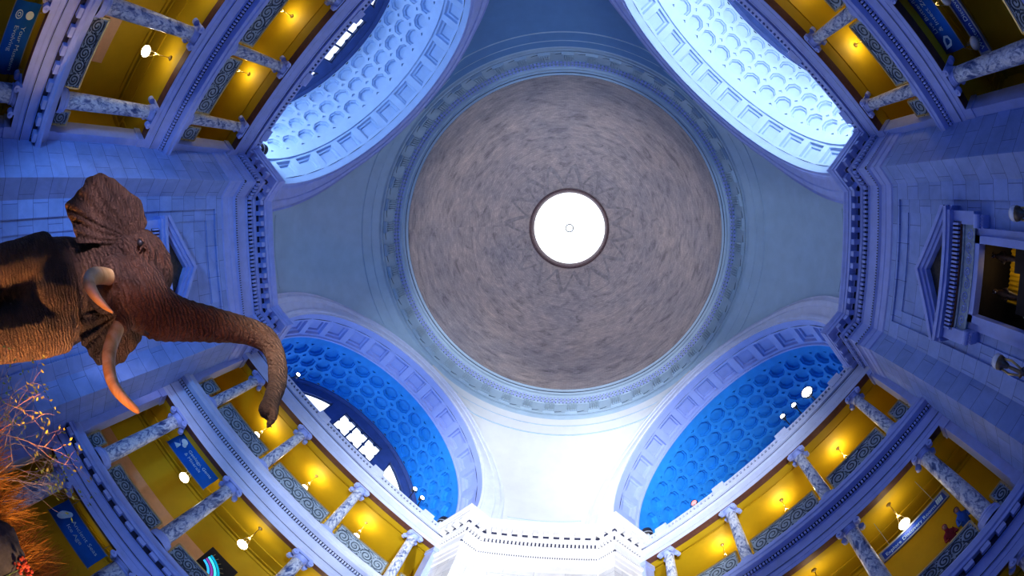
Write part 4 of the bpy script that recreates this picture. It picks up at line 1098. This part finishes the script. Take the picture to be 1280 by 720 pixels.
HEAD = Vector((-4.36, -1.22, 5.1))
def elephant():
    b = MB()
    # torso and legs
    chain(b, [(-4.5, -1.12, 4.95, 0.52), (-4.95, -1.0, 4.55, 0.60), (-5.4, -0.88, 4.25, 0.78), (-6.2, -0.74, 4.1, 0.9), (-7.2, -0.62, 4.1, 1.0), (-8.2, -0.5, 4.1, 0.9), (-8.8, -0.42, 4.1, 0.5)], 28)
    chain(b, [(-5.0, -0.88, 4.1, 0.55), (-5.1, -0.88, 3.6, 0.68), (-5.25, -0.88, 3.2, 0.6)], 24)
    for (x, y, f) in ((-4.95, -1.28, 1), (-4.75, -0.56, 1), (-8.1, -1.0, 0), (-8.2, 0.0, 0)):
        chain(b, [(x-0.15, y, 3.7, 0.48), (x, y, 3.1, 0.40), (x+(0.05 if f else -0.1), y, 2.35, 0.31), (x, y, 1.7, 0.26), (x, y, 1.35, 0.31), (x, y, 1.2, 0.32)], 20)
    chain(b, [(-9.0, -0.42, 4.3, 0.09), (-9.3, -0.42, 3.7, 0.06), (-9.3, -0.42, 2.8, 0.04)], 10)
    # head
    ellipsoid(b, (-4.42, -1.18, 5.12), (0.52, 0.50, 0.52))
    ellipsoid(b, (-4.30, -1.08, 5.36), (0.40, 0.44, 0.32))          # crown
    ellipsoid(b, (-4.2, -1.36, 5.02), (0.33, 0.26, 0.30))           # right brow and cheek
    ellipsoid(b, (-4.0, -0.72, 4.85), (0.36, 0.30, 0.34))           # left cheek
    ellipsoid(b, (-4.12, -1.12, 4.55), (0.28, 0.26, 0.22))          # jaw at right tusk
    ellipsoid(b, (-4.3, -0.85, 4.35), (0.38, 0.24, 0.22))           # chin
    chain(b, [(-4.1, -1.05, 4.72, 0.17), (-3.92, -1.13, 4.38, 0.135)], 14)
    chain(b, [(-3.95, -0.62, 4.65, 0.17), (-3.72, -0.50, 4.28, 0.125)], 14)
    # trunk
    TR = [(-4.25, -0.98, 4.82, 0.50), (-4.0, -0.78, 4.86, 0.47), (-3.79, -0.60, 5.0, 0.41), (-3.61, -0.48, 5.19, 0.335), (-3.43, -0.38, 5.49, 0.275), (-3.19, -0.27, 5.84, 0.228), (-3.01, -0.18, 6.08, 0.203), (-2.8, -0.06, 6.24, 0.188), (-2.6, 0.09, 6.23, 0.172), (-2.39, 0.25, 6.03, 0.152), (-2.2, 0.39, 5.73, 0.132), (-2.03, 0.48, 5.38, 0.118), (-1.95, 0.53, 5.2, 0.125)]
    chain(b, TR, 26, 6, 0.045)
    chain(b, [(-1.99, 0.47, 5.22, 0.045), (-1.91, 0.50, 5.10, 0.018)], 8); chain(b, [(-1.93, 0.60, 5.24, 0.05), (-1.88, 0.64, 5.06, 0.018)], 8)
    me = bpy.data.meshes.new('e'); me.from_pydata(b.v, [], b.f); me.update()
    bm = bmesh.new(); bm.from_mesh(me); bmesh.ops.recalc_face_normals(bm, faces=bm.faces); bm.to_mesh(me); bm.free()
    o = bpy.data.objects.new('e', me); C.objects.link(o)
    rm = o.modifiers.new('r', 'REMESH'); rm.mode = 'VOXEL'; rm.voxel_size = 0.032
    sm = o.modifiers.new('s', 'SMOOTH'); sm.factor = 0.5; sm.iterations = 4
    me2 = bpy.data.meshes.new_from_object(o.evaluated_get(bpy.context.evaluated_depsgraph_get()))
    bpy.data.objects.remove(o)
    # folds: fine relief that follows the head and shoulders, and a hollow socket round each eye
    co = [v.co.copy() for v in me2.vertices]; no = [v.normal.copy() for v in me2.vertices]
    eyes = (Vector((-3.92, -1.50, 4.93)), Vector((-3.7, -0.36, 4.75)))
    for i in range(len(co)):
        p = co[i]; n = no[i]
        hd = max(0.0, 1-(p-HEAD).length/0.95)
        f = 0.02*noise.noise(p*2.2)+0.008*noise.noise(p*9)
        if hd > 0:
            w = noise.noise(p*3.0)*1.5
            f += 0.030*min(1, hd*2)*math.sin((p.z*34+p.y*14+w*4))
        for c in eyes:
            dd = (p-c).length
            if dd < 0.2: f -= 0.05*(1-dd/0.2)
        co[i] = p+n*f
    me2.vertices.foreach_set('co', [x for p in co for x in p]); me2.update()
    # ears: ribbed fans welded into the same body mesh
    eb = MB()
    def ear(root, rim, ax, bulge):
        root = Vector(root); rim = catmull([tuple(p)+(0,) for p in rim], 5); N = 12
        rim = [Vector(p[:3]) for p in rim]; m = len(rim); nrm = Vector(ax).normalized()
        for side in (0, 1):
            o_ = len(eb.v)
            for j, p in enumerate(rim):
                for i in range(N+1):
                    u = i/N; q_ = root+(p-root)*u
                    fold = 0.045*math.sin(j*1.15+noise.noise(q_*3)*2)*u**1.3+bulge*math.sin(PI*u)*0.5+0.03*noise.noise(q_*4)
                    q_ = q_+nrm*fold
                    if i == N: q_ += (p-root).normalized()*(0.012*math.sin(j*1.3)+0.05*noise.noise(p*5))
                    q_ = q_+nrm*(0.028*(1-0.6*u) if side else -0.028*(1-0.6*u))
                    eb.v.append(tuple(q_))
            for j in range(m-1):
                for i in range(N):
                    a = o_+j*(N+1)+i; eb.f.append((a, a+1, a+N+2, a+N+1) if side else (a, a+N+1, a+N+2, a+1))
            if side == 0: first = o_
            else:
                for j in range(m-1):
                    a, c = first+j*(N+1)+N, o_+j*(N+1)+N; eb.f.append((a, a+N+1, c+N+1, c))
                for j in (0, m-1):
                    for i in range(N):
                        a, c = first+j*(N+1)+i, o_+j*(N+1)+i; eb.f.append((a, c, c+1, a+1))
    RR = [(-4.30, -1.72, 5.30), (-4.37, -2.01, 5.27), (-4.41, -2.22, 5.01), (-4.45, -2.37, 4.79), (-4.49, -2.48, 4.53), (-4.55, -2.39, 4.31), (-4.66, -2.25, 4.17), (-4.72, -2.06, 4.0), (-4.73, -1.9, 4.03), (-4.68, -1.7, 4.09), (-4.62, -1.56, 4.13), (-4.52, -1.54, 4.4), (-4.42, -1.45, 4.65), (-4.38, -1.45, 4.82)]
    ear((-4.3, -1.52, 5.08), RR, (0.9, 0.1, -0.35), 0.10)
    RL = [(-4.50, -0.70, 4.60), (-4.57, -0.64, 4.47), (-4.67, -0.61, 4.23), (-4.7, -0.53, 4.01), (-4.66, -0.34, 3.98), (-4.58, -0.22, 3.96), (-4.5, -0.09, 4.02), (-4.4, 0.06, 4.11), (-4.28, 0.11, 4.29), (-4.2, 0.05, 4.49), (-4.13, -0.08, 4.69), (-4.1, -0.2, 4.85), (-4.15, -0.45, 4.95)]
    ear((-4.2, -0.62, 4.7), RL, (0.9, -0.1, -0.35), 0.08)
    o1 = len(me2.vertices); bm = bmesh.new(); bm.from_mesh(me2)
    vs = [bm.verts.new(v) for v in eb.v]
    for f in eb.f:
        try: bm.faces.new([vs[i] for i in f])
        except ValueError: pass
    bmesh.ops.recalc_face_normals(bm, faces=bm.faces)
    bm.to_mesh(me2); bm.free(); me2.materials.clear(); me2.materials.append(MT['hide']); me2.shade_smooth()
    E_ = thing('elephant', 'brown African elephant with raised trunk on the round platform', 'elephant', Matrix.Translation((-6.1, -1.1, 1.2)))
    off = Matrix.Translation((6.1, 1.1, -1.2))
    obj('body', me2, E_, off)
    for pts, nm in (([(-4.08, -1.03, 4.59, 0.105), (-3.94, -1.13, 4.3, 0.108), (-3.66, -1.19, 3.95, 0.107), (-3.36, -1.15, 3.74, 0.088), (-3.12, -1.05, 3.70, 0.064), (-2.95, -0.96, 3.73, 0.040), (-2.79, -0.9, 3.76, 0.012)], 'ivory tusk curving inwards on the eye side'),
                    ([(-3.85, -0.55, 4.40, 0.095), (-3.61, -0.46, 4.12, 0.1), (-3.33, -0.37, 3.86, 0.095), (-3.04, -0.27, 3.67, 0.086), (-2.79, -0.18, 3.57, 0.076), (-2.55, -0.11, 3.54, 0.062), (-2.36, -0.03, 3.57, 0.04), (-2.31, -0.01, 3.58, 0.012)], 'long ivory tusk in front of the folded ear')):
        b = MB(); chain(b, pts, 18, 6); t = obj('tusk', b.mesh('tusk', 'ivory', True), E_, off); t['label'] = nm
    for c in ((-3.90, -1.50, 4.92), (-3.70, -0.38, 4.75)):
        b = MB(); b.ball(c, 0.055, 14, 10); e = obj('eye', b.mesh('eye', 'black', True), E_, off)
        b = MB(); b.tube([(c[0]+0.03, c[1]-0.09, c[2]-0.03), (c[0]+0.075, c[1], c[2]+0.05), (c[0]+0.03, c[1]+0.09, c[2]-0.03)], 0.022, 8); obj('eyelid', b.mesh('eyelid', 'hide', True), E_, off)
elephant()

# ------------------------------------------------------------------ lights: unseen spots and areas, most added to set tones
def spot(loc, target, e, col, ang, blend=0.4, r=0.3):
    l = bpy.data.lights.new('spot', 'SPOT'); l.energy = e; l.color = col; l.spot_size = math.radians(ang); l.spot_blend = blend; l.shadow_soft_size = r
    o = bpy.data.objects.new('spot', l); C.objects.link(o); o.location = loc
    o.rotation_euler = (Vector(target)-Vector(loc)).to_track_quat('-Z', 'Y').to_euler(); return o
def area(loc, target, e, col, sx, sy):
    l = bpy.data.lights.new('area', 'AREA'); l.energy = e; l.color = col; l.shape = 'RECTANGLE'; l.size = sx; l.size_y = sy
    o = bpy.data.objects.new('area', l); C.objects.link(o); o.location = loc
    o.rotation_euler = (Vector(target)-Vector(loc)).to_track_quat('-Z', 'Y').to_euler(); return o

area((0, -9, 0.15), (0, -4, 12), 560, (0.06, 0.27, 1.0), 12, 4)                 # cool floor fill
area((0, 0, 0.1), (0, 0, 10), 60, (0.05, 0.22, 1.0), 14, 14)
spot((0, -9.5, 2.0), (0, 12.5, 17.0), 24000, (1.0, 0.98, 0.95), 44, 0.8)        # unseen spot added as daylight on the front pier
spot((7, -9, 2.0), (-6.2, 11.8, 14.5), 22000, (0.78, 0.86, 1.0), 32, 1.0)
spot((3, -10, 2.0), (5.8, 11.0, 20.5), 24000, (0.86, 0.9, 1.0), 34, 1.0)
spot((7, -9, 2.0), (-6.2, 8.5, 24), 13000, (0.86, 0.92, 1.0), 28, 1.0)
spot((0, -9.5, 2.0), (0, 11.5, 22.5), 9000, (1.0, 1.0, 1.0), 30, 1.0)
area((0, 10.5, 0.8), (0, -6, 18), 180, (0.03, 0.12, 1.0), 8, 3)                  # unseen blue light added from the front side
spot((-5.5, -8, 1.0), (-12.3, 1.5, 11.5), 2900, (0.25, 0.52, 1.0), 64, 1.0)             # unseen spot added to brighten the left side
spot((0, 0, 0.5), (0, 1.6, 30), 11000, (1.0, 0.88, 0.78), 42, 0.3)                # unseen uplight added to brighten the dome
VB = {0: ((0.05, 0.40, 1.0), 100), 1: ((0.05, 0.36, 1.0), 150), 2: ((0.28, 0.52, 1.0), 190), 3: ((0.88, 0.93, 1.0), 720)}  # unseen area lights added behind the parapets to tint the vaults
for k, (c, e) in VB.items():
    o = area((0, 0, 0), (0, 0, 1), e, c, 0.8, 9.5)
    o.matrix_world = A(k, 13.5, 0, 17.06) @ Matrix.Rotation(PI, 4, 'X') @ Matrix.Rotation(-0.15, 4, 'Y')
spot((-0.5, 2.6, 1.5), (-4.35, -0.2, 4.25), 1000, (1.0, 0.80, 0.62), 19, 0.7, 0.15)
spot((3, 3, 0.2), (-9.5, 8, 7), 2200, (0.35, 0.58, 1.0), 40, 1.0)
o = area((0, 0, 0), (0, 0, 1), 150, (0.7, 0.85, 1.0), 1.0, 1.5)
o.matrix_world = A(2, 13.8, -4.4, 17.06) @ Matrix.Rotation(PI, 4, 'X')
# warm light on the elephant and the grass
spot((-3.0, 2.6, 1.4), (-5.0, -0.4, 2.9), 2300, (1.0, 0.55, 0.2), 34, 0.6, 0.15)
spot((-0.6, -0.6, 0.9), (-3.3, -0.5, 5.2), 600, (1.0, 0.38, 0.08), 34, 0.8, 0.15)
spot((0.0, -5.4, 3.2), (-4.1, -1.7, 4.9), 2600, (0.85, 0.76, 1.0), 22, 0.7, 0.15)
spot((-0.2, 1.2, 1.5), (-2.0, 0.1, 1.6), 170, (1.0, 0.7, 0.35), 50, 0.8, 0.1)
spot((0, 5, 0.5), (0, -6.5, 33), 3500, (0.35, 0.6, 1.0), 26, 1.0)
for q, e in ((0, 9), (2, 5)):
    point(Q(q, 13.8, -0.3, 9.2), e, (1.0, 0.75, 0.35), 0.1)

# ------------------------------------------------------------------ world and render look
w = bpy.data.worlds.new('world'); bpy.context.scene.world = w; w.use_nodes = True
bg = w.node_tree.nodes['Background']; bg.inputs[0].default_value = (0.75, 0.85, 1.0, 1); bg.inputs[1].default_value = 0.05
sc = bpy.context.scene
sc.view_settings.view_transform = 'Standard'; sc.view_settings.look = 'Medium High Contrast'
sc.cycles.max_bounces = 4; sc.cycles.diffuse_bounces = 2; sc.cycles.glossy_bounces = 2
sc.cycles.sample_clamp_indirect = 3.0; sc.cycles.use_denoising = True
sc.cycles.use_adaptive_sampling = True; sc.cycles.adaptive_threshold = 0.04; sc.cycles.adaptive_min_samples = 12
